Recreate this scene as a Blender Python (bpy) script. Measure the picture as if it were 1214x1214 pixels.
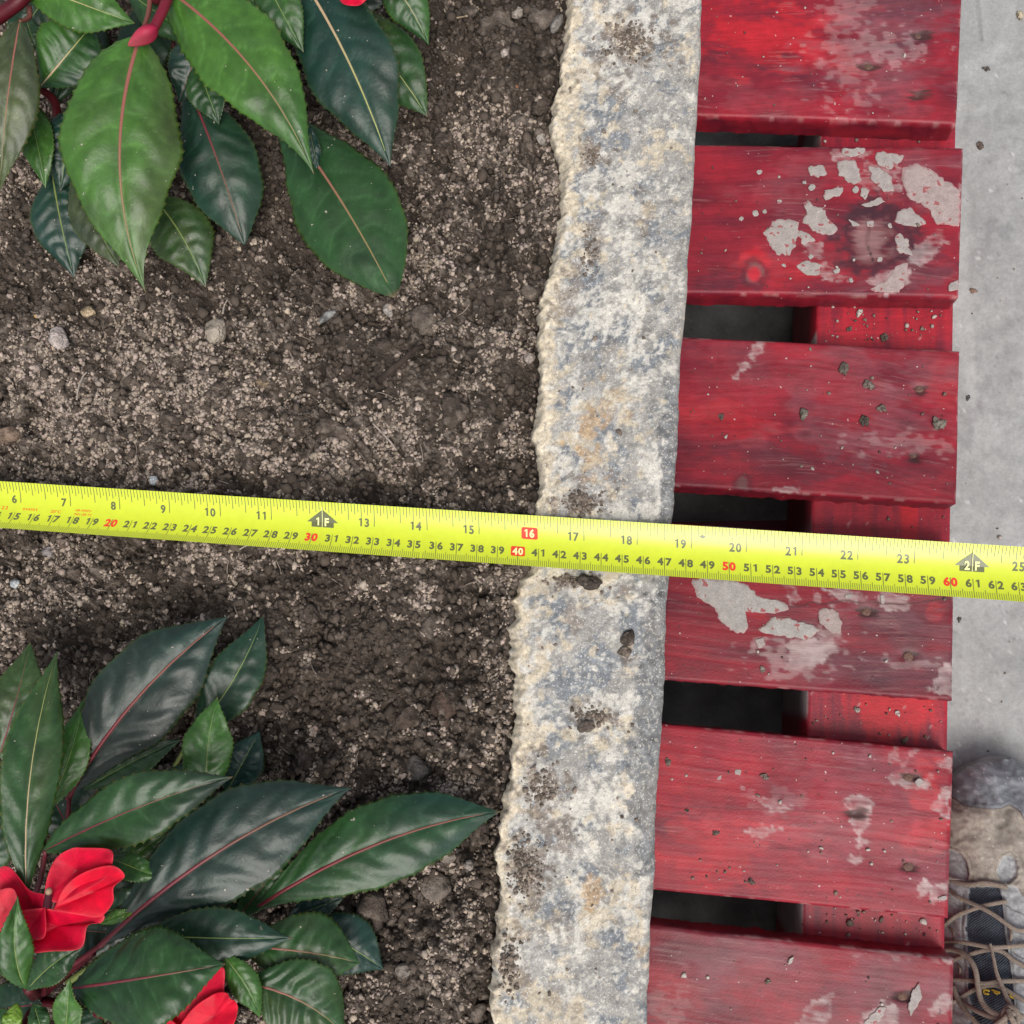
import bpy, bmesh, math, random
import numpy as np

for o in list(bpy.data.objects):
    bpy.data.objects.remove(o)
S = bpy.context.scene
COL = S.collection
rnd = random.Random(7)
RNG = np.random.default_rng(11)

# ------------------------------------------------------------------ camera
F, NX, NY, H = 1191.0, 747.0, 805.0, 0.470      # focal length (in pixels of a 1214 frame), foot of the plumb line, height
CX = CY = 607.0
_n = np.array([(NX - CX) / F, -(NY - CY) / F, -1.0]); _n /= np.linalg.norm(_n)
_z = -_n
_x = np.array([1.0, 0, 0]); _x -= (_x @ _z) * _z; _x /= np.linalg.norm(_x)
_y = np.cross(_z, _x)
R = np.stack([_x, _y, _z])
cam_d = bpy.data.cameras.new('camera')
cam_d.sensor_width = 36.0
cam_d.lens = 36.0 * F / 1214.0
cam_d.clip_start = 0.01
cam_d.clip_end = 100.0
cam = bpy.data.objects.new('camera', cam_d)
COL.objects.link(cam)
from mathutils import Matrix, Vector
M4 = Matrix.Identity(4)
for i in range(3):
    for j in range(3):
        M4[i][j] = R[i, j]
M4[2][3] = H
cam.matrix_world = M4
S.camera = cam

# ------------------------------------------------------------------ world, sun, exposure
SUN_DIR = np.array([0.16, -0.46, 0.87]); SUN_DIR /= np.linalg.norm(SUN_DIR)
sun_el = math.asin(SUN_DIR[2]); sun_az = math.atan2(SUN_DIR[0], SUN_DIR[1])
W = bpy.data.worlds.new('World'); S.world = W; W.use_nodes = True
nt = W.node_tree; nt.nodes.clear()
sky = nt.nodes.new('ShaderNodeTexSky'); sky.sky_type = 'NISHITA'; sky.sun_disc = False
sky.sun_elevation = sun_el; sky.sun_rotation = sun_az
sky.air_density = 1.0; sky.dust_density = 3.0; sky.ozone_density = 1.0
hs = nt.nodes.new('ShaderNodeHueSaturation'); hs.inputs['Saturation'].default_value = 0.40
bg = nt.nodes.new('ShaderNodeBackground'); bg.inputs['Strength'].default_value = 0.105
out = nt.nodes.new('ShaderNodeOutputWorld')
nt.links.new(sky.outputs[0], hs.inputs['Color']); nt.links.new(hs.outputs[0], bg.inputs['Color'])
nt.links.new(bg.outputs[0], out.inputs[0])
sl = bpy.data.lights.new('sun', 'SUN'); sl.energy = 1.5; sl.angle = math.radians(36); sl.color = (1.0, 0.95, 0.88)
so = bpy.data.objects.new('sun', sl); COL.objects.link(so)
so.rotation_euler = Vector(SUN_DIR).to_track_quat('Z', 'Y').to_euler()
so.location = (0.3, -0.8, 2)
S.view_settings.view_transform = 'Standard'
S.view_settings.look = 'None'
S.view_settings.exposure = 0.64
S.view_settings.gamma = 1.0
S.view_settings.use_curve_mapping = False
S.render.engine = 'CYCLES'
S.cycles.max_bounces = 6
S.cycles.use_denoising = True

# ------------------------------------------------------------------ helpers
def at(px, py, z):
    d = R @ np.array([(px - CX) / F, -(py - CY) / F, -1.0])
    t = (z - H) / d[2]
    return np.array([0, 0, H]) + t * d

def proj(P):
    P = np.asarray(P, float)
    c = (P - np.array([0, 0, H])) @ R
    return CX + F * c[..., 0] / -c[..., 2], CY - F * c[..., 1] / -c[..., 2]

def depth(p):
    return -((np.asarray(p) - np.array([0, 0, H])) @ R)[2]

_ng = {}
def N(x, y, lx, ly=None, seed=0):
    """smooth noise, unit variance, feature length lx, ly metres"""
    ly = lx if ly is None else ly
    if seed not in _ng:
        r = np.random.default_rng(1000 + seed)
        g = r.standard_normal((512, 512))
        k = np.fft.fftfreq(512)
        f2 = k[:, None] ** 2 + k[None, :] ** 2
        G = np.fft.ifft2(np.fft.fft2(g) * np.exp(-f2 / (2 * 0.085 ** 2))).real
        _ng[seed] = (G - G.mean()) / G.std()
    g = _ng[seed]
    u = np.asarray(x, float) / lx * 8 + 37 * seed; v = np.asarray(y, float) / ly * 8 + 91 * seed
    i = np.floor(u).astype(int); j = np.floor(v).astype(int)
    a = u - i; b = v - j
    i0, i1, j0, j1 = i % 512, (i + 1) % 512, j % 512, (j + 1) % 512
    return (g[j0, i0] * (1 - a) + g[j0, i1] * a) * (1 - b) + (g[j1, i0] * (1 - a) + g[j1, i1] * a) * b

def sst(x, a, b):
    t = np.clip((x - a) / (b - a), 0, 1)
    return t * t * (3 - 2 * t)

def blobs(px, py, L, wob=None):
    m = np.zeros_like(px)
    for b in L:
        cx, cy, rx, ry = b[:4]; an = math.radians(b[4]) if len(b) > 4 else 0; amp = b[5] if len(b) > 5 else 1
        dx, dy = px - cx, py - cy
        u = (dx * math.cos(an) + dy * math.sin(an)) / rx; v = (-dx * math.sin(an) + dy * math.cos(an)) / ry
        r = np.sqrt(u * u + v * v)
        if wob is not None:
            r = r + wob
        m = np.maximum(m, amp * (1 - sst(r, 0.55, 1.15)))
    return m

def mix(a, b, t):
    a = np.asarray(a, float); b = np.asarray(b, float); t = np.asarray(t)[..., None]
    return a * (1 - t) + b * t

def link(o, parent=None):
    COL.objects.link(o)
    if parent is not None:
        o.parent = parent
        o.matrix_parent_inverse = Matrix.Identity(4)
        if parent.type == 'EMPTY' or parent.parent is None:
            pass
        o.location = o.location
    return o

def org(o):
    """accumulated translation of an object chain (things only carry a location)"""
    p = np.zeros(3)
    while o is not None:
        p += np.array(o.location); o = o.parent
    return p

def mk(name, V, faces, mat, parent=None, col=None, smooth=True):
    """one mesh object out of world coordinates; faces: list or an (n,3|4) array"""
    V = np.asarray(V, float)
    me = bpy.data.meshes.new(name)
    off = org(parent) if parent is not None else np.zeros(3)
    if isinstance(faces, np.ndarray):
        k = faces.shape[1]; nf = len(faces)
        me.vertices.add(len(V)); me.vertices.foreach_set('co', (V - off).astype(np.float32).ravel())
        me.loops.add(nf * k); me.loops.foreach_set('vertex_index', faces.astype(np.int32).ravel())
        me.polygons.add(nf); me.polygons.foreach_set('loop_start', (np.arange(nf) * k).astype(np.int32))
        me.polygons.foreach_set('loop_total', np.full(nf, k, np.int32))
        me.update(calc_edges=True)
    else:
        me.from_pydata((V - off).tolist(), [], faces); me.update()
    if col is not None:
        a = me.color_attributes.new('Col', 'FLOAT_COLOR', 'POINT')
        c = np.ones((len(V), 4), np.float32); c[:, :3] = np.clip(col, 0, 1)
        a.data.foreach_set('color', c.ravel())
    if smooth:
        me.polygons.foreach_set('use_smooth', np.ones(len(me.polygons), bool))
    me.materials.append(mat)
    o = bpy.data.objects.new(name, me)
    COL.objects.link(o)
    if parent is not None:
        o.parent = parent
    return o

def grid_faces(nu, nv):
    i = np.arange(nu - 1)[:, None] * nv + np.arange(nv - 1)[None, :]
    return np.stack([i, i + nv, i + nv + 1, i + 1], -1).reshape(-1, 4)

def empty(name, loc, label, cat, group=None):
    o = bpy.data.objects.new(name, None); COL.objects.link(o)
    o.location = loc; o.empty_display_size = 0.01
    return tag(o, label, cat, group)

def tag(o, label, cat, group=None):
    o['label'] = label; o['category'] = cat
    if group: o['group'] = group
    return o

def tube(P, rad, ns=8, flat=1.0, up=(0, 0, 1), caps=True):
    P = np.asarray(P, float); n = len(P)
    rad = np.broadcast_to(np.asarray(rad, float), (n,))
    T = np.gradient(P, axis=0); T /= np.linalg.norm(T, axis=1)[:, None] + 1e-12
    U = np.broadcast_to(np.asarray(up, float), (n, 3))
    A = np.cross(T, U); A /= np.linalg.norm(A, axis=1)[:, None] + 1e-12
    B = np.cross(A, T)
    th = np.linspace(0, 2 * math.pi, ns, endpoint=False)
    V = P[:, None] + rad[:, None, None] * (A[:, None] * np.cos(th)[None, :, None] + flat * B[:, None] * np.sin(th)[None, :, None])
    V = V.reshape(-1, 3); Fs = []
    for i in range(n - 1):
        for j in range(ns):
            k = (j + 1) % ns
            Fs.append((i * ns + j, i * ns + k, (i + 1) * ns + k, (i + 1) * ns + j))
    if caps:
        Fs.append(tuple(range(ns))[::-1]); Fs.append(tuple((n - 1) * ns + j for j in range(ns)))
    return V, Fs

def smooth_line(P, n):
    """Catmull-Rom through the points, n samples"""
    P = np.asarray(P, float)
    if len(P) == 2:
        t = np.linspace(0, 1, n)[:, None]; return P[0] * (1 - t) + P[1] * t
    Q = np.vstack([2 * P[0] - P[1], P, 2 * P[-1] - P[-2]])
    u = np.linspace(0, len(P) - 1 - 1e-9, n); i = u.astype(int); t = (u - i)[:, None]
    a, b, c, d = Q[i], Q[i + 1], Q[i + 2], Q[i + 3]
    return 0.5 * (2 * b + (c - a) * t + (2 * a - 5 * b + 4 * c - d) * t ** 2 + (3 * b - a - 3 * c + d) * t ** 3)

# ------------------------------------------------------------------ materials
def material(name, color=None, rough=0.6, spec=0.5, grain=(), bump=(), coat=0.0, transl=None, metallic=0.0, coords='Object', fleck=None):
    """color None: the mesh's own 'Col' attribute. grain: (scale, amount) fine tone variation; bump: (scale, strength, distance)"""
    m = bpy.data.materials.new(name); m.use_nodes = True
    t = m.node_tree; b = t.nodes['Principled BSDF']; L = t.links.new
    b.inputs['Roughness'].default_value = rough
    b.inputs['Specular IOR Level'].default_value = spec
    b.inputs['Metallic'].default_value = metallic
    b.inputs['Coat Weight'].default_value = coat; b.inputs['Coat Roughness'].default_value = 0.22
    tc = t.nodes.new('ShaderNodeTexCoord')
    if color is None:
        a = t.nodes.new('ShaderNodeAttribute'); a.attribute_name = 'Col'; c = a.outputs['Color']
    else:
        q = t.nodes.new('ShaderNodeRGB'); q.outputs[0].default_value = (*color, 1); c = q.outputs[0]
    for g in grain:
        sc, am = g[:2]; st = g[2] if len(g) > 2 else (1, 1, 1)
        mp = t.nodes.new('ShaderNodeMapping'); mp.inputs['Scale'].default_value = st
        L(tc.outputs[coords], mp.inputs['Vector'])
        nz = t.nodes.new('ShaderNodeTexNoise'); nz.inputs['Scale'].default_value = sc; nz.inputs['Detail'].default_value = 4
        L(mp.outputs[0], nz.inputs['Vector'])
        mr = t.nodes.new('ShaderNodeMapRange'); mr.inputs['From Min'].default_value = 0.3; mr.inputs['From Max'].default_value = 0.7
        mr.inputs['To Min'].default_value = 1 - am; mr.inputs['To Max'].default_value = 1 + am
        L(nz.outputs['Fac'], mr.inputs['Value'])
        mm = t.nodes.new('ShaderNodeVectorMath'); mm.operation = 'SCALE'
        L(c, mm.inputs[0]); L(mr.outputs[0], mm.inputs['Scale']); c = mm.outputs[0]
    for fk in (fleck if isinstance(fleck, list) else [fleck] if fleck else []):
        sc, th, fc = fk[:3]
        nz = t.nodes.new('ShaderNodeTexNoise'); nz.inputs['Scale'].default_value = sc; nz.inputs['Detail'].default_value = 1
        L(tc.outputs[coords], nz.inputs['Vector'])
        mr = t.nodes.new('ShaderNodeMapRange'); mr.inputs['From Min'].default_value = th; mr.inputs['From Max'].default_value = th + 0.03
        mr.inputs['To Max'].default_value = fk[3] if len(fk) > 3 else 1.0
        L(nz.outputs['Fac'], mr.inputs['Value'])
        mx = t.nodes.new('ShaderNodeMix'); mx.data_type = 'RGBA'; mx.inputs['B'].default_value = (*fc, 1)
        L(mr.outputs[0], mx.inputs['Factor']); L(c, mx.inputs['A']); c = mx.outputs['Result']
    L(c, b.inputs['Base Color'])
    prev = None
    for sc, st, di in bump:
        nz = t.nodes.new('ShaderNodeTexNoise'); nz.inputs['Scale'].default_value = sc; nz.inputs['Detail'].default_value = 5
        L(tc.outputs[coords], nz.inputs['Vector'])
        bp = t.nodes.new('ShaderNodeBump'); bp.inputs['Strength'].default_value = st; bp.inputs['Distance'].default_value = di
        L(nz.outputs['Fac'], bp.inputs['Height'])
        if prev is not None: L(prev, bp.inputs['Normal'])
        prev = bp.outputs[0]
    if prev is not None:
        L(prev, b.inputs['Normal'])
    if transl:
        tr = t.nodes.new('ShaderNodeBsdfTranslucent'); L(c, tr.inputs['Color'])
        ms = t.nodes.new('ShaderNodeMixShader'); ms.inputs[0].default_value = transl
        L(b.outputs[0], ms.inputs[1]); L(tr.outputs[0], ms.inputs[2])
        L(ms.outputs[0], t.nodes['Material Output'].inputs['Surface'])
    return m

M_concrete = material('concrete', None, 0.75, 0.3, grain=[(60, 0.06), (420, 0.10), (1500, 0.08)], bump=[(500, 0.25, 0.001)])
M_soil = material('soil', None, 0.92, 0.2, grain=[(500, .16), (900, 0.18), (2500, 0.15)], bump=[(450, .8, .003), (1000, 0.8, 0.0016)])
M_crumb = material('soil_crumb', None, 0.92, 0.2, grain=[(1500, 0.20)], bump=[(1500, 0.5, 0.0006)])
M_clod = material('soil_clod', None, 0.92, 0.2, grain=[(250, 0.16), (1100, 0.22)], bump=[(260, .7, .003), (600, 0.8, 0.0020), (1600, 0.7, 0.0008)])
M_stone = material('granite', None, 0.7, 0.35, grain=[(120, .08), (420, 0.14), (1300, 0.20)], bump=[(700, 0.4, 0.0007), (2000, 0.45, 0.0005)], fleck=[(560, .60, (.60, .555, .47), .38), (640, .62, (.155, .155, .16), .42), (1100, .66, (.72, .70, .66), .6)])
M_wood = material('painted_wood', None, 0.45, 0.30, grain=[(420, 0.05, (0.07, 1, 1)), (1700, 0.15, (0.05, 1, 1)), (60, .12, (.6, 1, 1)), (200, .10)], bump=[(900, 0.25, 0.0006)], fleck=[(460, .765, (.48, .40, .38), .8), (300, .74, (.07, .02, .025), .6)])
M_mortar = material('mortar', None, 0.85, 0.2, grain=[(220, 0.14), (1200, 0.16)], bump=[(300, 0.5, 0.0012), (1200, .4, .0005)], fleck=(260, .66, (.30, .10, .10)))
M_nail = material('rusty_nail', (0.12, 0.062, 0.045), 0.7, 0.4, grain=[(900, 0.35)], bump=[(900, 0.6, 0.0008)])
M_tape = material('tape_yellow', (0.57, 0.65, 0.024), 0.36, 0.5, coat=0.45, grain=[(40, .03), (300, .03)])
M_print = material('tape_print', (0.105, 0.115, 0.035), 0.4, 0.5, coat=0.45)
M_red = material('tape_red', (0.72, 0.045, 0.02), 0.5, 0.4)
M_cream = material('tape_pale_print', (0.80, 0.80, 0.35), 0.5, 0.4)
M_leaf = material('leaf', None, 0.36, 0.40, grain=[(90, 0.10), (300, 0.10), (1400, 0.06)], bump=[(130, 0.18, 0.002), (700, 0.12, 0.0006)], transl=0.06, coat=0.0, fleck=[(520, .765, (.30, .27, .22)), (230, .80, (.16, .13, .10), .6)])
M_rib = material('leaf_rib', None, 0.45, 0.4, bump=[(900, 0.1, 0.0004)])
M_petal = material('petal', None, 0.48, 0.28, grain=[(160, 0.07), (700, .05)], bump=[(120, 0.30, 0.0016), (500, .15, .0006)], transl=0.35)
M_stem = material('stem', None, 0.45, 0.3, bump=[(500, 0.2, 0.0006)])
M_root = material('root', None, 0.8, 0.2)
M_lace = material('lace', (0.235, 0.19, 0.155), 0.85, 0.2, grain=[(900, 0.20)], bump=[(2600, 0.8, 0.0006)], fleck=(420, 0.74, (0.48, 0.33, 0.10)))
M_upper = material('shoe_upper', None, 0.85, 0.25, grain=[(120, 0.10), (700, 0.14)], bump=[(1400, 0.4, 0.0006)])
M_rubber = material('shoe_rubber', None, 0.5, 0.45, grain=[(150, 0.16), (900, 0.12)], bump=[(900, 0.35, 0.0006)])
def weave_material():
    m = material('tongue_weave', (0.045, 0.055, 0.075), 0.85, 0.2)
    t = m.node_tree; b = t.nodes['Principled BSDF']; L = t.links.new
    tc = t.nodes.new('ShaderNodeTexCoord'); hs_ = []
    for rot in (0.9, -0.7):
        mp = t.nodes.new('ShaderNodeMapping'); mp.inputs['Rotation'].default_value = (0, 0, rot)
        L(tc.outputs['Object'], mp.inputs['Vector'])
        w = t.nodes.new('ShaderNodeTexWave'); w.inputs['Scale'].default_value = 330; w.inputs['Distortion'].default_value = 1.5
        L(mp.outputs[0], w.inputs['Vector']); hs_.append(w.outputs['Fac'])
    mu = t.nodes.new('ShaderNodeMath'); mu.operation = 'MULTIPLY'; L(hs_[0], mu.inputs[0]); L(hs_[1], mu.inputs[1])
    bp = t.nodes.new('ShaderNodeBump'); bp.inputs['Distance'].default_value = 0.0008; bp.inputs['Strength'].default_value = 0.7
    L(mu.outputs[0], bp.inputs['Height']); L(bp.outputs[0], b.inputs['Normal'])
    mx = t.nodes.new('ShaderNodeMix'); mx.data_type = 'RGBA'
    mx.inputs['A'].default_value = (0.035, 0.042, 0.058, 1); mx.inputs['B'].default_value = (0.13, 0.145, 0.17, 1)
    L(mu.outputs[0], mx.inputs['Factor']); L(mx.outputs['Result'], b.inputs['Base Color'])
    return m
M_weave = weave_material()

# ------------------------------------------------------------------ levels (metres, stone top = 0)
Z_SOIL = -0.014
Z_BOARD = -0.100
T_BOARD = 0.019
Z_STR = Z_BOARD - T_BOARD
Z_FLOOR = -0.232

# ------------------------------------------------------------------ concrete floor
def build_floor():
    xs = np.concatenate([[-6, -2, -0.6, -0.1], np.arange(0.0, 0.34, 0.0016), [0.4, 0.6, 1, 2, 6]])
    ys = np.concatenate([[-6, -2, -0.8, -0.4], np.arange(-0.26, 0.46, 0.0022), [0.6, 1, 2, 6]])
    X, Y = np.meshgrid(xs, ys, indexing='ij')
    x, y = X.ravel(), Y.ravel()
    V = np.stack([x, y, np.full_like(x, Z_FLOOR)], -1)
    near = (x > -0.05) & (x < 0.36) & (y > -0.28) & (y < 0.48)
    V[:, 2] += np.where(near, 0.00035 * N(x, y, 0.02, seed=60) + 0.00012 * N(x, y, 0.005, seed=61), 0)
    px, py = proj(V)
    n1 = N(x, y, 0.09, seed=62); n2 = N(x, y, 0.025, seed=63); n3 = N(x, y, 0.007, seed=64)
    t = 0.31 + 0.013 * n1 + 0.010 * n2 + 0.012 * n3
    c = np.stack([t * 0.99, t, t * 0.985], -1)
    w = 0.35 * n3
    c = mix(c, (0.20, 0.20, 0.21), 0.55 * blobs(px, py, [(1188, 270, 17, 15)], w))
    c = mix(c, (0.24, 0.24, 0.24), 0.5 * blobs(px, py, [(1165, 470, 9, 34, 20), (1150, 515, 6, 20, 20), (1206, 195, 10, 6), (1160, 660, 6, 5)], w))
    c = mix(c, (0.36, 0.24, 0.15), 0.4 * blobs(px, py, [(1198, 922, 14, 10, -30)], w))
    c = mix(c, (0.58, 0.58, 0.57), 0.2 * sst(N(x, y, 0.02, 0.12, seed=65), 0.9, 2.0))
    c = mix(c, (0.16, 0.155, 0.15), 0.5 * sst(N(x, y, 0.0045, seed=66), 2.2, 2.7))
    c = mix(c, (0.62, 0.61, 0.59), 0.6 * sst(N(x, y, 0.0040, seed=67), 2.3, 2.8))
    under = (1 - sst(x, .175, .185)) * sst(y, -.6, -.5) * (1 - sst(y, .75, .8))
    c = c * (1 - under * (.56 + .10 * n2))[:, None]      # shade under the pallet, painted into the concrete's colour
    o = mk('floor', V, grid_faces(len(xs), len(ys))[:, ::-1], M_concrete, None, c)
    o['kind'] = 'structure'
build_floor()

# ------------------------------------------------------------------ soil bed
EDGE_L = [(690, -150), (672, 0), (670, 22), (668, 40), (664, 70), (656, 110), (652, 140), (652, 158), (657, 182), (662, 205), (662, 240), (656, 296), (650, 322), (640, 352), (636, 376), (637, 420),
          (638, 450), (635, 490), (628, 515), (636, 545), (637, 580), (633, 612), (626, 664), (612, 690), (606, 705), (603, 740), (598, 765), (606, 800), (608, 850),
          (605, 880), (600, 920), (592, 976), (585, 1010), (590, 1050), (586, 1100), (580, 1140), (578, 1214), (566, 1360)]
EDGE_R = [(838, -150), (832, 0), (829, 80), (824, 170), (815, 345), (808, 400), (806, 440), (801, 560), (797, 620), (790, 720), (788, 800), (784, 860), (777, 980),
          (775, 1060), (770, 1130), (768, 1214), (762, 1360)]
ARRIS = [(-150, 3), (380, 4), (440, 10), (490, 17), (600, 20), (700, 16), (760, 20), (850, 30), (960, 28), (1030, 14), (1080, 5), (1360, 4)]
el = np.array([at(a, b, -0.004) for a, b in EDGE_L]); er = np.array([at(a, b, -0.004) for a, b in EDGE_R])
_o = np.argsort(el[:, 1]); el = el[_o]; _o = np.argsort(er[:, 1]); er = er[_o]
def edge_left(y): return np.interp(y, el[:, 1], el[:, 0])
def edge_right(y): return np.interp(y, er[:, 1], er[:, 0])

WET_SHADE = [(430, 800, 130, 120, 0, 1), (300, 760, 70, 60, 0, .8), (360, 690, 120, 20, 4, .6), (590, 40, 90, 75, 0, 1), (505, 110, 40, 90, 10, .8), (520, 200, 25, 60, 0, .5), (600, 310, 40, 70, 0, .55), (330, 240, 55, 110, 0, .8),
       (560, 560, 70, 22, 4, .7), (350, 575, 300, 12, 4, .6), (480, 430, 70, 50, 0, .4), (460, 1110, 70, 60, 0, .65), (560, 1000, 30, 60, 0, .55), (100, 440, 50, 35, 0, .25), (420, 400, 60, 30, 0, .3),  # damp patches; the slanted strips just above the tape are its shadow, painted in
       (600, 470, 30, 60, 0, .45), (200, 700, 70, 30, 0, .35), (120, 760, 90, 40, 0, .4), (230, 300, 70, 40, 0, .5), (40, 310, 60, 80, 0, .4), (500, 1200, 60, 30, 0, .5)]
DRY = [(590, 130, 40, 70, 0, .9), (470, 320, 60, 30, 0, .5), (400, 680, 60, 25, 20, .8), (470, 715, 60, 25, 10, .8), (590, 820, 25, 90, 0, .7), (150, 480, 170, 110, 0, .6), (520, 1120, 60, 80, 0, .5), (90, 700, 90, 40, 0, .5), (420, 560, 150, 30, 4, .3)]
gx0, gx1, gy0, gy1, gd = -0.375, -0.022, -0.215, 0.385, 0.00092
GXS = np.arange(gx0, gx1, gd); GYS = np.arange(gy0, gy1, gd)

def soil_fields():
    X, Y = np.meshgrid(GXS, GYS, indexing='ij')
    px, py = proj(np.stack([X, Y, np.full_like(X, Z_SOIL)], -1))
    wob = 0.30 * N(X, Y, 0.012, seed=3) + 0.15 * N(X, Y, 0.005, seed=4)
    wet_shade = blobs(px, py, WET_SHADE, wob); dry = blobs(px, py, DRY, wob)
    D = np.clip(0.70 + 0.16 * N(X, Y, 0.035, seed=5) + 0.5 * dry - 0.85 * wet_shade, 0, 1)
    h = 0.0034 * N(X, Y, 0.06, seed=6) + 0.0021 * N(X, Y, 0.022, seed=7)
    h += 0.0030 * (np.abs(N(X, Y, 0.010, seed=8)) - .6) + 0.0023 * (np.abs(N(X, Y, 0.0052, seed=9)) - .6) + 0.0011 * np.abs(N(X, Y, 0.0028, seed=10))
    # lumps
    r = np.random.default_rng(5)
    for k in range(220):
        cx, cy = r.uniform(gx0, 0), r.uniform(gy0, gy1); rad = r.choice([.0025, .0035, .005, .007, .010], p=[.34, .3, .2, .11, .05]) * r.uniform(.8, 1.2)
        i0, i1 = int((cx - rad - gx0) / gd), int((cx + rad - gx0) / gd) + 2; j0, j1 = int((cy - rad - gy0) / gd), int((cy + rad - gy0) / gd) + 2
        i0, j0 = max(i0, 0), max(j0, 0)
        sx, sy = X[i0:i1, j0:j1], Y[i0:i1, j0:j1]
        if sx.size == 0: continue
        q = ((sx - cx) ** 2 + (sy - cy) ** 2 * r.uniform(.7, 1.5)) / rad ** 2 + .18 * N(sx, sy, rad * 1.2, seed=12)
        b = .0011 * np.abs(N(sx, sy, .0038, seed=9)) + .0007 * N(sx, sy, .0020, seed=10) + h[min(i0 + (i1 - i0) // 2, h.shape[0] - 1), min(j0 + (j1 - j0) // 2, h.shape[1] - 1)] + rad * .75 * np.sqrt(np.clip(1 - q, 0, 1)) - rad * .25
        h[i0:i1, j0:j1] = np.where(q < 1, np.maximum(h[i0:i1, j0:j1], b), h[i0:i1, j0:j1])
    # settle a little lower where the kerb stands and along it
    z = Z_SOIL + h
    z = np.where(z > -.0075, -.0075 + .25 * (z + .0075), z)      # nothing stands above the kerb
    return X, Y, px, py, wet_shade, D, z
SX, SY, SPX, SPY, SWET_SHADE, SDRY, SH = soil_fields()
def soil_z(x, y):
    i = np.clip((np.asarray(x) - gx0) / gd, 0, len(GXS) - 1.001); j = np.clip((np.asarray(y) - gy0) / gd, 0, len(GYS) - 1.001)
    a = i.astype(int); b = j.astype(int); fa, fb = i - a, j - b
    return (SH[a, b] * (1 - fa) + SH[a + 1, b] * fa) * (1 - fb) + (SH[a, b + 1] * (1 - fa) + SH[a + 1, b + 1] * fa) * fb
def soil_pick(A, x, y):
    return A[np.clip(((np.asarray(x) - gx0) / gd).astype(int), 0, len(GXS) - 1), np.clip(((np.asarray(y) - gy0) / gd).astype(int), 0, len(GYS) - 1)]

def build_soil():
    x, y = SX.ravel(), SY.ravel()
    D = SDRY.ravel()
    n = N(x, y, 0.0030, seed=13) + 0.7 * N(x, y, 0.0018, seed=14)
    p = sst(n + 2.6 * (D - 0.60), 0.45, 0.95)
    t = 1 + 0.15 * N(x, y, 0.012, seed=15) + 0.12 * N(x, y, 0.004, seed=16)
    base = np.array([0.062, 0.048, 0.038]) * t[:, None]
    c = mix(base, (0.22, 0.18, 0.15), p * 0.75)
    V = np.stack([x, y, SH.ravel()], -1)
    o = mk('soil', V, grid_faces(len(GXS), len(GYS))[:, ::-1], M_soil, None, c)
    o['kind'] = 'structure'
    # the bed goes on beyond the part in view
    xs = np.concatenate([np.linspace(-2.2, -0.375, 30)]); ys = np.linspace(-2, 2, 80)
    parts = []
    for (ax, bx, ay, by, nx, ny) in ((-2.2, gx0 + .002, -2.2, 2.2, 60, 120), (gx0, -0.02, gy1 - .002, 2.2, 12, 60), (gx0, -0.06, -2.2, gy0 + .002, 12, 60)):
        a, b = np.meshgrid(np.linspace(ax, bx, nx), np.linspace(ay, by, ny), indexing='ij')
        parts.append((np.stack([a.ravel(), b.ravel(), Z_SOIL - .003 + .003 * N(a.ravel(), b.ravel(), .08, seed=6)], -1), grid_faces(nx, ny)[:, ::-1]))
    V = np.vstack([q[0] for q in parts]); off = 0; Fs = []
    for q in parts:
        Fs.append(q[1] + off); off += len(q[0])
    o = mk('soil', V, np.vstack(Fs), M_soil, None, np.tile([0.10, 0.08, 0.065], (len(V), 1)))
    o['kind'] = 'structure'
build_soil()

def ico(sub=1):
    bm = bmesh.new(); bmesh.ops.create_icosphere(bm, subdivisions=sub, radius=1)
    V = np.array([v.co[:] for v in bm.verts]); Fc = np.array([[v.index for v in f.verts] for f in bm.faces]); bm.free()
    return V, Fc
ICO1, ICO1F = ico(1)
ICO3, ICO3F = ico(3)
ICO2, ICO2F = ico(2)

OCT = np.array([(1, 0, 0), (-1, 0, 0), (0, 1, 0), (0, -1, 0), (0, 0, 1), (0, 0, -1)], float) * 1.15
OCTF = np.array([(0, 2, 4), (2, 1, 4), (1, 3, 4), (3, 0, 4), (2, 0, 5), (1, 2, 5), (3, 1, 5), (0, 3, 5)])
def crumbs(name, P, rad, col, mat, sink=0.2, squash=(.55, 1.0)):
    small = rad < .00062
    Vs, Fs, Cs, off = [], [], [], 0
    for m, B, Fc in ((small, OCT, OCTF), (~small, ICO1, ICO1F)):
        if m.any():
            v, f = crumb_shapes(P[m], rad[m], B, Fc, sink, squash)
            Vs.append(v); Fs.append(f + off); Cs.append(np.repeat(col[m], len(B), 0)); off += len(v)
    return mk(name, np.vstack(Vs), np.vstack(Fs), mat, None, np.vstack(Cs), smooth=False)
def crumb_shapes(P, rad, B, Fc, sink, squash):
    n = len(P); r = RNG; nb = len(B)
    base = B[None] * (1 + r.uniform(-.55, .45, (n, nb, 1)))
    sc = rad[:, None] * np.stack([r.uniform(.75, 1.3, n), r.uniform(.75, 1.3, n), r.uniform(*squash, n)], -1)
    v = base * sc[:, None]
    a = r.uniform(0, 2 * math.pi, n); ca, sa = np.cos(a)[:, None], np.sin(a)[:, None]
    v = np.stack([v[..., 0] * ca - v[..., 1] * sa, v[..., 0] * sa + v[..., 1] * ca, v[..., 2]], -1)
    P = P.copy(); P[:, 2] += rad * (0.75 - 2 * sink) * .7
    V = (v + P[:, None]).reshape(-1, 3)
    return V, (Fc[None] + nb * np.arange(n)[:, None, None]).reshape(-1, 3)

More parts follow.
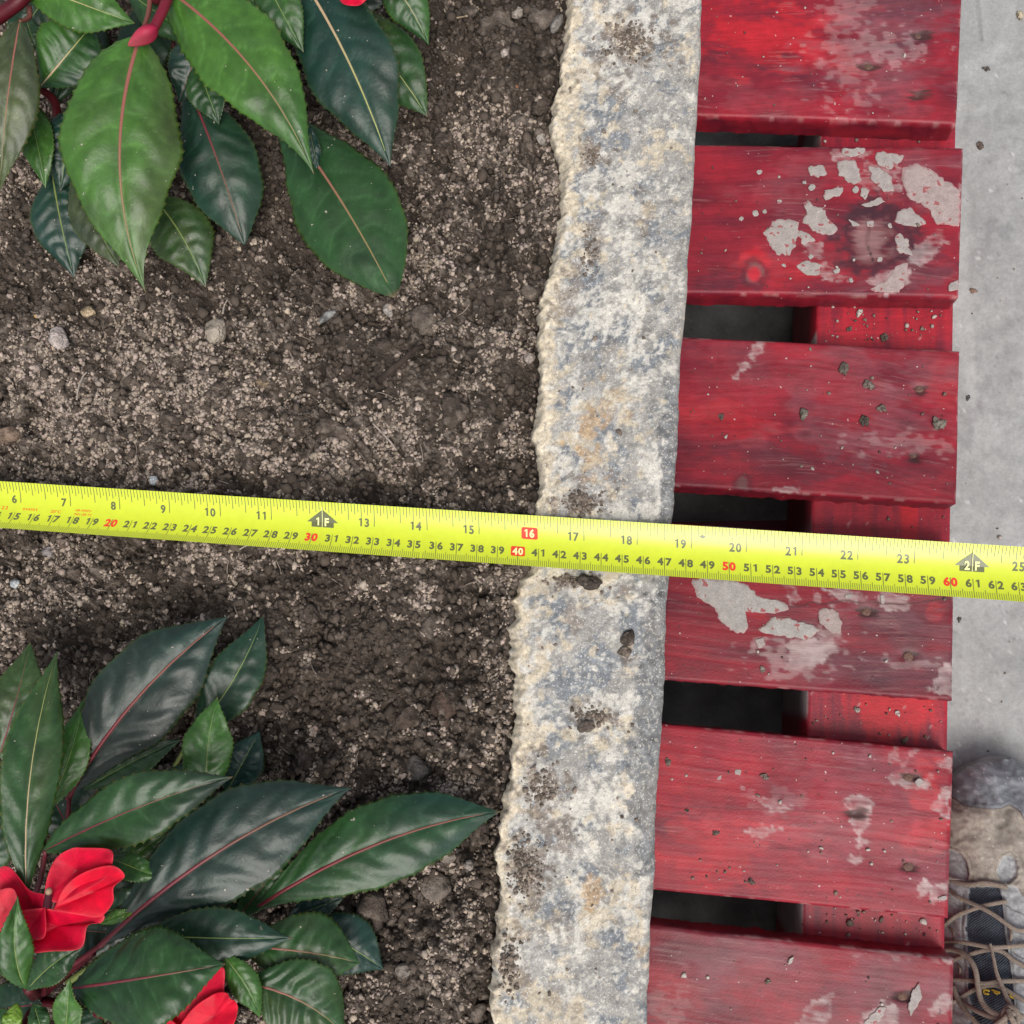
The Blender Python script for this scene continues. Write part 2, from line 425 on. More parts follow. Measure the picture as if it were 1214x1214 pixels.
def scatter_crumbs():
    r = RNG
    def sample(n, w):
        out = []
        tot = 0
        while tot < n:
            x = r.uniform(gx0 + .02, -.022, n * 3); y = r.uniform(gy0 + .01, gy1 - .01, n * 3)
            q, s = proj(np.stack([x, y, np.full_like(x, Z_SOIL)], -1))
            ok = (x < edge_left(y) - .0004) & (q > -40) & (q < 690) & (s > -40) & (s < 1254)
            ok &= r.uniform(0, 1, len(x)) < w(x, y)
            out.append(np.stack([x[ok], y[ok]], -1)); tot += ok.sum()
        return np.vstack(out)[:n]
    def wp(x, y):
        D = soil_pick(SDRY, x, y)
        cl = N(x, y, 0.0042, seed=17) + .6 * N(x, y, 0.010, seed=18)
        return np.clip(sst(cl + 2.6 * (D - .55), .1, 1.0), 0, 1) * np.clip(D * 1.3, 0.03, 1)
    p = sample(62000, wp)
    rad = np.clip(np.exp(r.normal(math.log(.00065), .40, len(p))), .0003, .0017)
    t = np.clip(r.normal(.96, .24, len(p)), .4, 1.6)[:, None]
    col = np.array([0.335, 0.274, 0.226]) * t * np.stack([np.ones(len(p)), r.uniform(.96, 1.02, len(p)), r.uniform(.92, 1.04, len(p))], -1)
    P = np.column_stack([p, soil_z(p[:, 0], p[:, 1])])
    o = crumbs('pale_soil_crumbs', P, rad, col, M_crumb)
    o['kind'] = 'stuff'; tag(o, 'fine pale dried crumbs strewn over the dark soil of the bed', 'soil crumbs')
    p = sample(22000, lambda x, y: .5 + .5 * soil_pick(SWET_SHADE, x, y))
    rad = np.clip(np.exp(r.normal(math.log(.00088), .48, len(p))), .0004, .0032)
    t = np.clip(r.normal(1, .2, len(p)), .5, 1.6)[:, None]
    col = np.array([0.082, 0.064, 0.051]) * t
    P = np.column_stack([p, soil_z(p[:, 0], p[:, 1])])
    o = crumbs('dark_soil_crumbs', P, rad, col, M_crumb)
    o['kind'] = 'stuff'; tag(o, 'small dark moist crumbs covering the soil of the bed', 'soil crumbs')
scatter_crumbs()

DARK = (0.075, 0.058, 0.047); MID = (0.13, 0.105, 0.086); PALE = (0.33, 0.28, 0.23); GREY = (0.26, 0.25, 0.25)
def lump(name, px, py, rx, ry, rot, col, label, cat, group, hgt=.7, z=None, rough=.16, ang=0.0, sink=.35, seed=None, parent=None):
    if z is None:
        zz = Z_SOIL
        for _ in range(3):
            p = at(px, py, zz); zz = float(soil_z(p[0], p[1]))
    else:
        zz = z
    p = at(px, py, zz); k = depth(p) / F
    sd = rnd.randrange(200) if seed is None else seed
    V = ICO3.copy()
    n = N(V[:, 0] + V[:, 2] * .7 + sd, V[:, 1] + V[:, 2] * .4, 1.1, seed=20) * rough + N(V[:, 0] - V[:, 2] + sd, V[:, 1] + V[:, 2], .45, seed=21) * rough * .45
    V = V * (1 + n)[:, None]
    if ang:   # flat broken facets
        r = np.random.default_rng(sd)
        for _ in range(9):
            d = r.standard_normal(3); d /= np.linalg.norm(d); dist = r.uniform(.62, .9)
            e = V @ d - dist; V = V - np.clip(e, 0, None)[:, None] * d * ang
    V = V * np.array([rx * k, ry * k, hgt * (rx + ry) / 2 * k])
    a = -math.radians(rot); ca, sa = math.cos(a), math.sin(a)
    V = np.stack([V[:, 0] * ca - V[:, 1] * sa, V[:, 0] * sa + V[:, 1] * ca, V[:, 2]], -1)
    c = np.array(col) * (1 + .18 * N(V[:, 0] + sd, V[:, 1], .004, seed=22) + .12 * N(V[:, 0], V[:, 1] + sd, .0017, seed=23))[:, None]
    if name == 'soil_clod':
        c = mix(c, (0.24, 0.195, 0.16), .8 * sst(N(V[:, 0] + sd, V[:, 1], .0022, seed=24), 1.1, 1.7))
    base = p + np.array([0, 0, hgt * (rx + ry) / 2 * k * (1 - 2 * sink)])
    o = mk(name, V + 0, ICO3F, M_clod, None, c)
    o.location = base
    return tag(o, label, cat, group)

G1, G2 = 'clods lying in the soil bed', 'pebbles lying in the soil bed'
for a in [
    # pebbles
    ('pebble', 72, 402, 12, 15, -20, (.42, .36, .33), 'pinkish white pebble, palest one left of the beige stone', .8),
    ('pebble', 257, 396, 14, 18, 15, (.36, .31, .25), 'beige angular stone lying below the big green leaf', .8),
    ('pebble', 10, 516, 16, 11, -10, (.21, .15, .11), 'tan brown stone at the far left above the yellow tape', .9),
    ('pebble', 106, 370, 9, 7, 10, (.40, .31, .20), 'small speckled tan stone up and right of the pinkish white pebble', .8),
    ('pebble', 45, 375, 5, 3, 0, (.50, .32, .15), 'tiny orange tan pebble up and left of the pinkish white pebble', .3),
    ('pebble', 183, 569, 5, 6, 0, (.45, .48, .50), 'small bluish white pebble just above the 8 inch mark of the tape', .3),
    ('pebble', 313, 453, 9, 7, 0, (.20, .15, .10), 'small brown pebble in the open soil below the drooping dark leaf', .3),
    ('pebble', 629, 399, 8, 7, 0, (.30, .25, .22), 'upper of two pale pebbles against the stone kerb', .3),
    ('pebble', 628, 425, 7, 7, 0, (.30, .25, .22), 'lower of two pale pebbles against the stone kerb', .3),
    ('pebble', 390, 375, 13, 6, -30, (.30, .30, .29), 'thin grey flake of stone just below the rounded leaf tip', .9),
    ('pebble', 463, 368, 7, 10, -25, (.33, .30, .27), 'pale flat flake of stone right below the rounded leaf tip', .9),
    ('pebble', 519, 1051, 22, 16, 25, (.19, .158, .132), 'largest pale brown stone, below the leaf pointing at the kerb', .9),
    ('pebble', 531, 1012, 12, 12, 0, (.22, .185, .155), 'dusty stone touching the underside of the leaf that points at the kerb', .9),
    ('pebble', 479, 1150, 10, 9, 0, (.20, .17, .145), 'round dusty pebble right of the lowest dark leaf', .4),
    ('pebble', 556, 1026, 6, 6, 0, (.30, .26, .225), 'small round grey pebble right of the largest pale brown stone', .2),
    ('pebble', 556, 833, 5, 6, 0, (.26, .22, .20), 'small pale pebble beside the reddish oval clod', .2),
    ('pebble', 587, 876, 5, 5, 0, (.36, .32, .28), 'tiny whitish pebble by the kerb right of the round clods', .2),
    ('pebble', 374, 864, 3.4, 3.4, 0, (.42, .30, .24), 'tiny pinkish pebble in the dark moist soil', .2),
    ('pebble', 615, 17, 9, 7, -20, (.30, .26, .22), 'pale pebble between the two big clods at the upper end of the kerb', .4),
    ('pebble', 661, 30, 6, 14, 30, (.22, .20, .18), 'long grey stone leaning on the upper end of the kerb', .7),
    ('pebble', 598, 64, 5, 6, 0, (.36, .31, .27), 'small whitish pebble below the big clods by the upper kerb', .2),
    ('pebble', 642, 166, 6, 7, 0, (.33, .29, .25), 'pale pebble beside the widest bulge of the upper kerb', .3),
    ('pebble', 60, 655, 11, 9, -10, (.23, .205, .20), 'flat purplish grey stone just below the left end of the tape', .9),
    ('pebble', 19, 692, 7, 6, 0, (.42, .44, .45), 'bluish white pebble at the far left below the tape', .6),
    ('pebble', 612, 103, 3, 3, 0, (.45, .22, .13), 'tiny orange pebble in the pale crumbs by the upper kerb', .2),
    # clods
    ('soil_clod', 539, 490, 14, 21, -8, DARK, 'egg shaped dark clod in the open soil above the tape', 0),
    ('soil_clod', 501, 380, 22, 19, 10, MID, 'broad brown clod right of the rounded leaf tip', .3),
    ('soil_clod', 452, 413, 14, 12, 0, DARK, 'dark clod at the upper left of the short dark twig', 0),
    ('soil_clod', 566, 419, 11, 8, 10, DARK, 'smooth dark clod between the twig and the kerb', 0),
    ('soil_clod', 529, 834, 15, 25, 5, (.085, .058, .046), 'reddish dark oval clod, longest in the moist soil', .2),
    ('soil_clod', 480, 853, 18, 15, 0, (.082, .060, .048), 'round dark clod left of the reddish oval clod', .1),
    ('soil_clod', 364, 901, 12, 20, -25, (.075, .055, .046), 'long clod above the big bluish leaf', .3),
    ('soil_clod', 490, 909, 14, 12, 0, (.085, .075, .068), 'greyish round clod above the leaf pointing at the kerb', .1),
    ('soil_clod', 413, 856, 9, 8, 0, DARK, 'small clod in the middle of the dark moist soil', .1),
    ('soil_clod', 327, 838, 15, 7, 10, DARK, 'flat long clod right of the dark serrated leaf', .2),
    ('soil_clod', 318, 796, 9, 11, 15, DARK, 'egg sized dark clod touching the upright dark leaf tip', .1),
    ('soil_clod', 508, 745, 10, 12, 5, (.10, .08, .066), 'square clod at the lower rim of the pale crumbs under the tape', .6),
    ('soil_clod', 367, 729, 10, 11, 20, DARK, 'clod in the dark soil below the tape, next to pale crumbs', .2),
    ('soil_clod', 444, 1079, 22, 27, 10, DARK, 'biggest angular dark clod, in the shade below the long leaf', .8),
    ('soil_clod', 567, 990, 15, 13, 0, DARK, 'dark clod tucked between the long leaf tip and the kerb', .3),
    ('soil_clod', 564, 1199, 14, 12, 0, (.16, .132, .11), 'pale brown clod lowest beside the kerb', .3),
    ('soil_clod', 553, 14, 10, 9, 0, (.085, .068, .056), 'round flat clod by a short straw at the upper edge', 0),
    ('soil_clod', 588, 32, 18, 22, 15, MID, 'large brown clod left of the biggest kerbside clod', .3),
    ('soil_clod', 641, 22, 18, 19, 0, MID, 'biggest kerbside clod at the upper end of the bed', .3),
    ('soil_clod', 650, 62, 11, 10, 0, DARK, 'upper dark clod in the row pressed against the upper kerb', .2),
    ('soil_clod', 648, 92, 10, 13, 0, DARK, 'second dark clod in the row pressed against the upper kerb', .2),
    ('soil_clod', 640, 127, 11, 12, 0, DARK, 'third dark clod in the row pressed against the upper kerb', .2),
    ('soil_clod', 618, 144, 9, 8, 0, MID, 'small brown clod beside the row of kerbside clods', .1),
    ('soil_clod', 523, 126, 8, 10, 0, DARK, 'small dark clod right of the mid green leaf tip', .1),
    ('soil_clod', 526, 166, 9, 8, 0, DARK, 'small dark clod below the mid green leaf tip', .1),
    ('soil_clod', 628, 345, 14, 17, 20, MID, 'rough brown clod in the hollow of the kerb edge', .5),
    ('soil_clod', 400, 510, 26, 16, 10, (.11, .086, .07), 'wide flat brown clod with a pale root on it', .3),
    ('soil_clod', 205, 495, 16, 9, 15, DARK, 'flat clod in the pale crumbs at the middle of the left soil', .3),
    ('soil_clod', 222, 512, 9, 9, 0, DARK, 'round dark clod below the flat clod in the pale crumbs', .1),
    ('soil_clod', 295, 545, 11, 14, 15, DARK, 'upright oval clod above the 11 inch mark', .1),
    ('soil_clod', 545, 690, 9, 8, 0, DARK, 'small dark clod just below the tape near the kerb', .2),
    ('soil_clod', 74, 640, 9, 7, 0, (.14, .105, .085), 'brownish clod right under the 17 centimetre mark', .5),
    ('soil_clod', 430, 565, 14, 9, 0, DARK, 'dark clod right above the 13 inch mark', .2),
]:
    nm, px, py, rx, ry, rot, col, lab, ang = a
    lump(nm, px, py, rx, ry, rot, col, lab, 'pebble' if nm == 'pebble' else 'clod', G2 if nm == 'pebble' else G1, hgt=.75 if nm == 'pebble' else .62, rough=.11 if nm == 'pebble' else .24, ang=ang, sink=.30 if nm == 'pebble' else .42)

def strand(name, pts, r0, r1, col, label, cat):
    P = []
    for (px, py, dz) in pts:
        zz = Z_SOIL
        for _ in range(3):
            p = at(px, py, zz); zz = float(soil_z(p[0], p[1])) + .0012 + dz
        P.append(at(px, py, zz))
    P = smooth_line(P, 16)
    V, Fs = tube(P, np.linspace(r0, r1, 16), 6)
    o = mk(name, V, Fs, M_root, None, np.tile(col, (len(V), 1)) * (1 + .15 * RNG.standard_normal((len(V), 1))))
    tag(o, label, cat)
strand('twig', [(450, 451, .001), (462, 440, .003), (478, 427, .004), (492, 414, .003), (502, 411, .001)], .0022, .0012, (.045, .032, .026), 'short dark twig lying across the open soil', 'twig')
strand('root', [(442, 502, .001), (452, 512, .002), (463, 524, .002), (470, 534, .001)], .0005, .0004, (.36, .30, .26), 'pale curved root below the dark twig', 'root')
strand('root', [(91, 474, .001), (93, 460, .002), (98, 447, .002), (103, 441, .001)], .0005, .0004, (.34, .29, .25), 'pale thin root left of the flat clods', 'root')
strand('root', [(264, 372, .002), (266, 362, .003), (270, 355, .003)], .0006, .0003, (.36, .30, .25), 'short pale root sticking up by the beige stone', 'root')
strand('straw', [(533, 22, .002), (543, 21, .003), (554, 19, .003)], .0006, .0004, (.42, .33, .22), 'short yellowish straw by the round flat clod', 'straw')
strand('root', [(283, 652, .001), (292, 647, .002), (303, 644, .002)], .0004, .0003, (.36, .31, .27), 'fine pale root just under the 10 inch mark', 'root')

def fibres():
    r = np.random.default_rng(3); V, Fs = [], []
    for _ in range(70):
        px, py = r.uniform(0, 640), r.uniform(250, 1000); a = r.uniform(0, 6.28); L = r.uniform(8, 26); b = r.normal(0, .5)
        pts = [(px + math.cos(a + b * t) * L * t, py + math.sin(a + b * t) * L * t) for t in (0, .33, .66, 1)]
        P = []
        for q in pts:
            p = at(q[0], q[1], Z_SOIL); P.append([p[0], p[1], float(soil_z(p[0], p[1])) + .0012])
        if P[0][0] > edge_left(P[0][1]) - .004 or P[-1][0] > edge_left(P[-1][1]) - .004: continue
        v, f = tube(smooth_line(P, 7), r.uniform(.00016, .0003), 4); n = len(V); V += v.tolist(); Fs += [tuple(n + i for i in q) for q in f]
    o = mk('root_fibres', np.array(V), Fs, M_root, None, np.tile((.27, .22, .18), (len(V), 1)))
    o['kind'] = 'stuff'; tag(o, 'hair fine pale roots and straw bits mixed into the soil surface', 'root fibres')
fibres()

# ------------------------------------------------------------------ granite kerb
def build_kerb():
    ys = np.arange(el[0, 1], el[-1, 1], 0.00075); nu = 96
    u = np.linspace(0, 1, nu)
    Yg = np.repeat(ys[:, None], nu, 1)
    jl = .0011 * (np.abs(N(ys, ys * 0 + .3, .013, seed=30)) - .6) + .0007 * (np.abs(N(ys, ys * 0, .0052, seed=31)) - .6) + .0002 * N(ys, ys * 0, .002, seed=38)
    jr = .0003 * N(ys, ys * 0 + .7, .018, seed=32) + .0001 * N(ys, ys * 0, .004, seed=33)
    L = edge_left(ys) + jl; Rr = edge_right(ys) + jr
    Xg = L[:, None] + (Rr - L)[:, None] * u[None]
    px0, py0 = proj(np.stack([Xg, Yg, np.zeros_like(Xg)], -1))
    ar = np.interp(py0, [a for a, b in ARRIS], [b for a, b in ARRIS]) / 2450.
    dl = Xg - L[:, None]; dr = Rr[:, None] - Xg
    lw = .0030 + .0018 * N(Yg, Yg * 0, .02, seed=34)[:, :1]
    Z = -.0062 * np.clip(1 - dl / np.maximum(lw, .0012), 0, 1) ** 1.15 + .00028 * N(Xg, Yg, .004, seed=19) * np.exp(-(dl / .005) ** 2)
    Z -= (.55 * np.clip(ar - dr, 0, None)) + .0022 * np.clip(1 - dr / .0026, 0, 1) ** 2
    Z += .0007 * N(Xg, Yg, .035, seed=35) + .00020 * N(Xg, Yg, .009, seed=36) + .00014 * np.abs(N(Xg, Yg, .0035, seed=37)) + .00014 * N(Xg, Yg, .0017, seed=38) - .0016
    top = np.stack([Xg, Yg, Z], -1)
    zl = np.array([-.012, -.02, -.05, -.12, Z_FLOOR + .002]); 
    left = np.stack([np.stack([L + .0006 * (k + 1), ys, np.full_like(ys, z)], -1) for k, z in enumerate(zl)][::-1], 1)
    zr = np.array([-.016, -.03, -.06, -.12, Z_FLOOR + .002])
    right = np.stack([np.stack([Rr + .0002 * (k + 1), ys, np.full_like(ys, z)], -1) for k, z in enumerate(zr)], 1)
    G = np.concatenate([left, top, right], 1); nv = G.shape[1]
    V = G.reshape(-1, 3)
    px, py = proj(V); x, y = V[:, 0], V[:, 1]
    U = (np.concatenate([np.zeros((len(ys), 5)), np.repeat(u[None], len(ys), 0), np.ones((len(ys), 5))], 1)).ravel()
    n20 = N(x, y, .020, seed=40); n8 = N(x, y, .008, seed=41); n4 = N(x, y, .0038, seed=42); n2 = N(x, y, .0021, seed=43); n14 = N(x, y, .014, seed=44)
    c = np.tile([.315, .30, .275], (len(V), 1)) * (1 + .10 * n8 + .08 * n4)[:, None]
    blue = sst(1.15 * n14 + .45 * n4 + 1.3 * blobs(px, py, [(700, 40, 40, 40), (705, 130, 25, 60), (690, 300, 30, 80, 10), (735, 165, 20, 14), (690, 430, 35, 40), (730, 500, 30, 25), (640, 730, 34, 44, 0, 1.2), (690, 800, 44, 44, 0, 1.3), (655, 870, 30, 34, 0, 1.3), (745, 850, 20, 30, 0, 1), (700, 700, 26, 24, 0, 1), (680, 640, 0.1, 0.1), (650, 1080, 26, 30, 0, .8), (700, 400, 30, 60, 0, .8), (690, 230, 18, 60, 0, .9), (760, 900, 18, 90)]), .75, 1.35)
    c = mix(c, np.array([.165, .182, .20]) * (1 + .15 * n2)[:, None], .85 * blue)
    dk = sst(n4 + .5 * n2 + .7 * n20, 1.5, 2.0); c = mix(c, (.15, .155, .165), .5 * dk)
    wz = blobs(px, py, [(760, 20, 70, 40, 0, .8), (690, 110, 40, 60, 0, .6), (740, 240, 60, 50, 0, .7), (730, 370, 60, 40, 0, 1), (760, 420, 45, 50, 0, .7), (650, 560, 30, 50, 0, .6), (770, 300, 30, 120, 0, .5), (740, 700, 30, 40, 0, .9),
                        (720, 860, 40, 50, 0, 1), (715, 960, 50, 60, 0, 1.1), (720, 1060, 50, 50, 0, 1), (640, 760, 40, 60, 0, .4), (730, 600, 50, 30, 0, .5), (620, 830, 20, 40, 0, .8), (640, 1150, 60, 70, 0, .25)])
    gm = sst(.7 * n20 + .6 * n8 + .2 * n4 - .9 * wz, .3, 1.5); c = mix(c, (.255, .25, .24), .55 * gm)
    wh = sst(.45 * n2 + .7 * n4 + .8 * n8 + .4 * n20 + 1.7 * wz, 1.0, 1.75); c = mix(c, (.61, .575, .505), .70 * wh)
    cr = sst(.8 * N(x, y, .0075, seed=45) + .4 * N(x, y, .002, seed=46) + .7 * N(x, y, .03, seed=47), .75, 1.5)
    c = mix(c, (.58, .48, .33), .6 * cr)
    led = 1 - sst((x - np.repeat(L, nv)) / .0100 + .35 * n8 + .15 * n4, .55, 1.25)
    c = mix(c, np.array([.56, .475, .345]) * (1 + .12 * n2 + .10 * n4)[:, None], .88 * led)
    c = mix(c, np.array([.165, .168, .172]) * (1 + .2 * n4)[:, None], .85 * sst(x - (np.repeat(Rr - ar[:, -1] * 1.15, nv) + .0016 * n8 + .0008 * n4), -.0006, .0014) * sst(np.repeat(ar[:, -1], nv), .003, .0055))
    wob = .45 * n8 + .35 * n4 + .15 * n2
    dirt = blobs(px, py, [(748, 48, 34, 26), (715, 70, 30, 16, -25, .8), (703, 185, 14, 14), (740, 95, 12, 20, 0, .8), (700, 300, 12, 34, 30, .7), (672, 350, 12, 28, 35, .7), (690, 595, 26, 22), (678, 560, 14, 14, 0, .7), (680, 690, 34, 8, 4),
                          (700, 850, 26, 14), (640, 935, 20, 26), (660, 980, 22, 18, 0, .9), (622, 1030, 24, 40), (668, 1010, 14, 12, 0, .7), (600, 1140, 20, 42, 0, .9), (660, 1100, 30, 20, 0, .6), (765, 250, 8, 14, 0, .6), (680, 730, 9, 14, 0, .7), (745, 780, 8, 8), (625, 900, 10, 12, 0, .6), (670, 1190, 16, 16, 0, .4), (720, 410, 10, 9, 0, .5)], wob)
    c = mix(c, np.array([.20, .155, .122]) * (1 + .16 * n2 + .15 * n4)[:, None], .70 * dirt)
    ru = blobs(px, py, [(696, 508, 16, 22), (700, 545, 12, 22, 0, .6), (720, 480, 18, 14, 0, .5), (696, 1058, 11, 12), (690, 1062, 5, 6), (758, 1128, 6, 10, 0, .6), (640, 760, 6, 10, 0, .5), (612, 700, 6, 14, 0, .5)], .5 * n8 + .4 * n4)
    c = mix(c, (.46, .28, .12), .55 * ru)
    kb = empty('kerb_stone', (0.0, 0.0, Z_FLOOR), 'long weathered grey granite kerb stone between soil bed and red pallet', 'kerb stone')
    mk('stone_block', V, grid_faces(len(ys), nv), M_stone, kb, c)
    # heaped soil left on the stone
    r = RNG; P = []; 
    for (cx, cy, rx, ry, n) in [(748, 48, 28, 20, 260), (690, 598, 22, 18, 170), (682, 688, 26, 6, 120), (640, 935, 16, 20, 150), (622, 1030, 20, 34, 260), (600, 1140, 14, 32, 170), (700, 850, 20, 10, 110), (703, 185, 10, 10, 60), (700, 300, 8, 26, 60)]:
        q = r.standard_normal((n, 2)) * .55
        for a, b in q:
            p = at(cx + a * rx, cy + b * ry, -.0005); P.append(p)
    # loose grains all over
    for _ in range(160):
        p = at(r.uniform(600, 800), r.uniform(0, 1214), -.0005)
        if edge_left(p[1]) + .006 < p[0] < edge_right(p[1]) - .008: P.append(p)
    P = np.array(P); keep = (P[:, 0] > edge_left(P[:, 1]) + .005) & (P[:, 0] < edge_right(P[:, 1]) - .007); P = P[keep]
    ii = np.clip(((P[:, 1] - ys[0]) / .00075).astype(int), 0, len(ys) - 1)
    uu = np.clip(((P[:, 0] - L[ii]) / (Rr - L)[ii] * (nu - 1)).astype(int), 0, nu - 1)
    P[:, 2] = Z[ii, uu]
    rad = np.clip(np.exp(r.normal(math.log(.00055), .4, len(P))), .0003, .0016)
    o = crumbs('soil_grains', P, rad, np.array([.17, .135, .108]) * np.clip(r.normal(1, .25, len(P)), .5, 1.7)[:, None], M_crumb)
    o['kind'] = 'stuff'; tag(o, 'loose brown soil grains left in patches on top of the granite kerb', 'soil grains')
build_kerb()
lump('soil_clod', 745, 757, 11, 8, -35, (.07, .055, .045), 'elongated dark clod lying on top of the granite kerb below the tape', 'clod', 'clods on the kerb', hgt=.6, z=-.0008, sink=.3)
lump('soil_clod', 741, 772, 7, 6, 0, (.14, .11, .09), 'small brown clod on the kerb right under the elongated dark one', 'clod', 'clods on the kerb', hgt=.5, z=-.0008, sink=.3)
lump('soil_clod', 697, 690, 13, 7, 10, (.06, .048, .04), 'dark clod on the kerb peeking out from under the tape', 'clod', 'clods on the kerb', hgt=.5, z=-.0012, sink=.3)
lump('soil_clod', 695, 862, 10, 6, -20, (.12, .095, .08), 'flat brown clod in the lower soil patch of the kerb', 'clod', 'clods on the kerb', hgt=.45, z=-.001, sink=.3)

# ------------------------------------------------------------------ red pallet
PAL = empty('pallet', (0.12, 0.1, Z_FLOOR), 'worn red painted wooden pallet lying on concrete beside the granite kerb', 'pallet')
RED = np.array([.275, .014, .026]); DRED = np.array([.115, .010, .022]); BRED = np.array([.46, .014, .022]); FADE = np.array([.27, .085, .10]); GREYP = np.array([.155, .070, .085])
# corners: top-left, top-right, bottom-right, bottom-left (pixels of the photograph on the board's top face)
BOARDS = [
    ((829, -42), (1142, -40), (1134, 147), (826, 136)),
    ((826, 171), (1142, 175), (1137, 352), (814, 347)),
    ((808.6, 399), (1138, 416), (1134, 597), (802, 576)),
    ((800, 620), (1132, 643), (1129, 831), (788, 806)),
    ((784, 858), (1131, 891), (1124.5, 1089), (776, 1055)),
    ((773, 1097), (1131, 1137), (1128, 1350), (766, 1305)),
    ((834, -250), (1146, -255), (1143, -64), (830, -68)),  # last two boards lie out of view, added to keep light from the gaps
    ((766, 1350), (1128, 1398), (1124, 1610), (758, 1560)),
]
PATCH = {  # (kind, blobs): f = faded pinkish, g = greyish worn, d = dark stain, b = bright paint, w = chalky white
    0: dict(f=[(1040, 60, 80, 100, 0, 1.0), (920, 120, 110, 25, 5, .5), (1000, 20, 60, 40, 0, .5)], g=[(1060, 25, 90, 45, 10, .9), (1020, 90, 60, 30, 10, .7)], d=[(930, 85, 130, 12, 12, .8), (1090, 60, 40, 60, 0, .4), (1060, 10, 60, 20, 0, .8)], b=[(930, 40, 80, 50, 0, .9)], w=[(1050, 55, 40, 20, 0, .5), (1005, 40, 26, 80, 0, .35)]),
    1: dict(f=[(1030, 210, 110, 40, 0, .75), (960, 260, 70, 60, 0, .5), (1110, 240, 40, 50, 0, .8), (1050, 325, 70, 22, 0, .7), (985, 310, 50, 25, 0, .6)], g=[(1090, 190, 70, 14, 0, .7), (1050, 335, 60, 14, 0, .5)], d=[(860, 335, 60, 12, 0, .8), (1000, 338, 130, 12, 0, .6), (992, 272, 20, 24, 0, 1), (1085, 276, 34, 32, 0, 1), (1040, 252, 50, 12, 0, 1), (1045, 322, 60, 14, 0, .9), (1100, 320, 40, 14, -20, .8)], b=[(895, 310, 14, 16, 0, 1), (930, 330, 60, 20, 0, .4)], w=[]),
    2: dict(f=[(1030, 470, 130, 90, 0, .75), (880, 440, 60, 60, 30, .4), (1100, 430, 40, 40, 0, .5)], g=[(1080, 450, 60, 40, 0, .4), (1040, 520, 90, 30, 0, .4)], d=[(930, 545, 120, 22, 5, .8), (1075, 490, 12, 60, 0, .4), (1080, 560, 60, 20, 0, .5)], b=[(880, 500, 70, 20, 5, .6), (1120, 450, 20, 40, 0, .5)], w=[(1090, 525, 50, 10, 0, .4)]),
    3: dict(f=[(1060, 700, 80, 60, 0, .6), (960, 790, 60, 30, 0, .7), (1100, 800, 40, 30, 0, .5)], g=[(1050, 770, 100, 50, 5, .9), (900, 810, 90, 20, 0, .4)], d=[(850, 780, 80, 30, 0, .5), (1030, 780, 90, 25, 5, .6), (1100, 735, 40, 20, 0, .3)], b=[(1108, 725, 12, 14, 0, 1), (900, 725, 20, 12, 0, .5)], w=[(950, 780, 40, 22, 0, .7), (905, 765, 10, 14, 0, .8), (1085, 787, 40, 6, 0, .6)]),
    4: dict(f=[(1010, 960, 120, 90, 0, .75), (900, 990, 60, 30, 0, .6), (1090, 1030, 50, 50, 0, .7), (930, 940, 50, 20, 20, .6)], g=[(1090, 900, 60, 16, 5, .3)], d=[(1020, 905, 110, 10, 5, .5)], b=[(1100, 930, 25, 30, 0, .9), (870, 1010, 90, 40, 0, .5), (850, 920, 60, 40, 0, .3), (1100, 990, 40, 20, 0, .7)], w=[(925, 955, 30, 14, 15, .25)]),
    5: dict(f=[(960, 1150, 180, 60, 5, .7), (1050, 1190, 90, 50, 0, .6)], g=[(930, 1140, 160, 25, 5, .6), (980, 1190, 110, 40, 0, .5)], d=[(850, 1200, 90, 30, 0, .5), (980, 1195, 40, 30, 0, .5)], b=[(800, 1190, 30, 40, 0, .4)], w=[(790, 1190, 20, 20, 0, .3), (1080, 1130, 60, 6, 6, .5)]),
}
KNOTS = {0: [], 1: [(1035, 285, 34, 30), (897, 327, 12, 12)], 2: [(883, 574, 9, 8)], 3: [], 4: [], 5: []}
NAILS = {0: [(1089, 42, 0), (1088, 114, 0), (1030, 78, 0)], 1: [], 2: [(1090, 461, 1), (1083, 541, 1)], 3: [(1027, 725, 0), (1077, 778, 0), (983, 733, 1)], 4: [(1077, 922, 0), (1013, 965, 0), (1077, 1028, 0)], 5: [(1070, 1182, 0)]}
BOBJ = []

C1 = (780, 0, 434 / 1214); C2 = (780, 390, 434 / 1214); C3 = (750, 780, 464 / 1214)
def in_px(crop, pts):
    x0, y0, sc = crop
    return [(x0 + a * sc, y0 + b * sc) for a, b in pts]
def poly_sd(px, py, pts):
    """signed distance to a polygon in pixels, positive inside"""
    P = np.array(pts, float); n = len(P); d = np.full(px.shape, 1e9); ins = np.zeros(px.shape, bool)
    for i in range(n):
        a, b = P[i], P[(i + 1) % n]; e = b - a
        t = np.clip(((px - a[0]) * e[0] + (py - a[1]) * e[1]) / (e @ e), 0, 1)
        d = np.minimum(d, np.hypot(px - a[0] - t * e[0], py - a[1] - t * e[1]))
        cr = ((a[1] <= py) & (b[1] > py)) | ((b[1] <= py) & (a[1] > py))
        xi = a[0] + (py - a[1]) / (e[1] if e[1] else 1e-9) * e[0]
        ins ^= cr & (px < xi)
    return np.where(ins, d, -d)
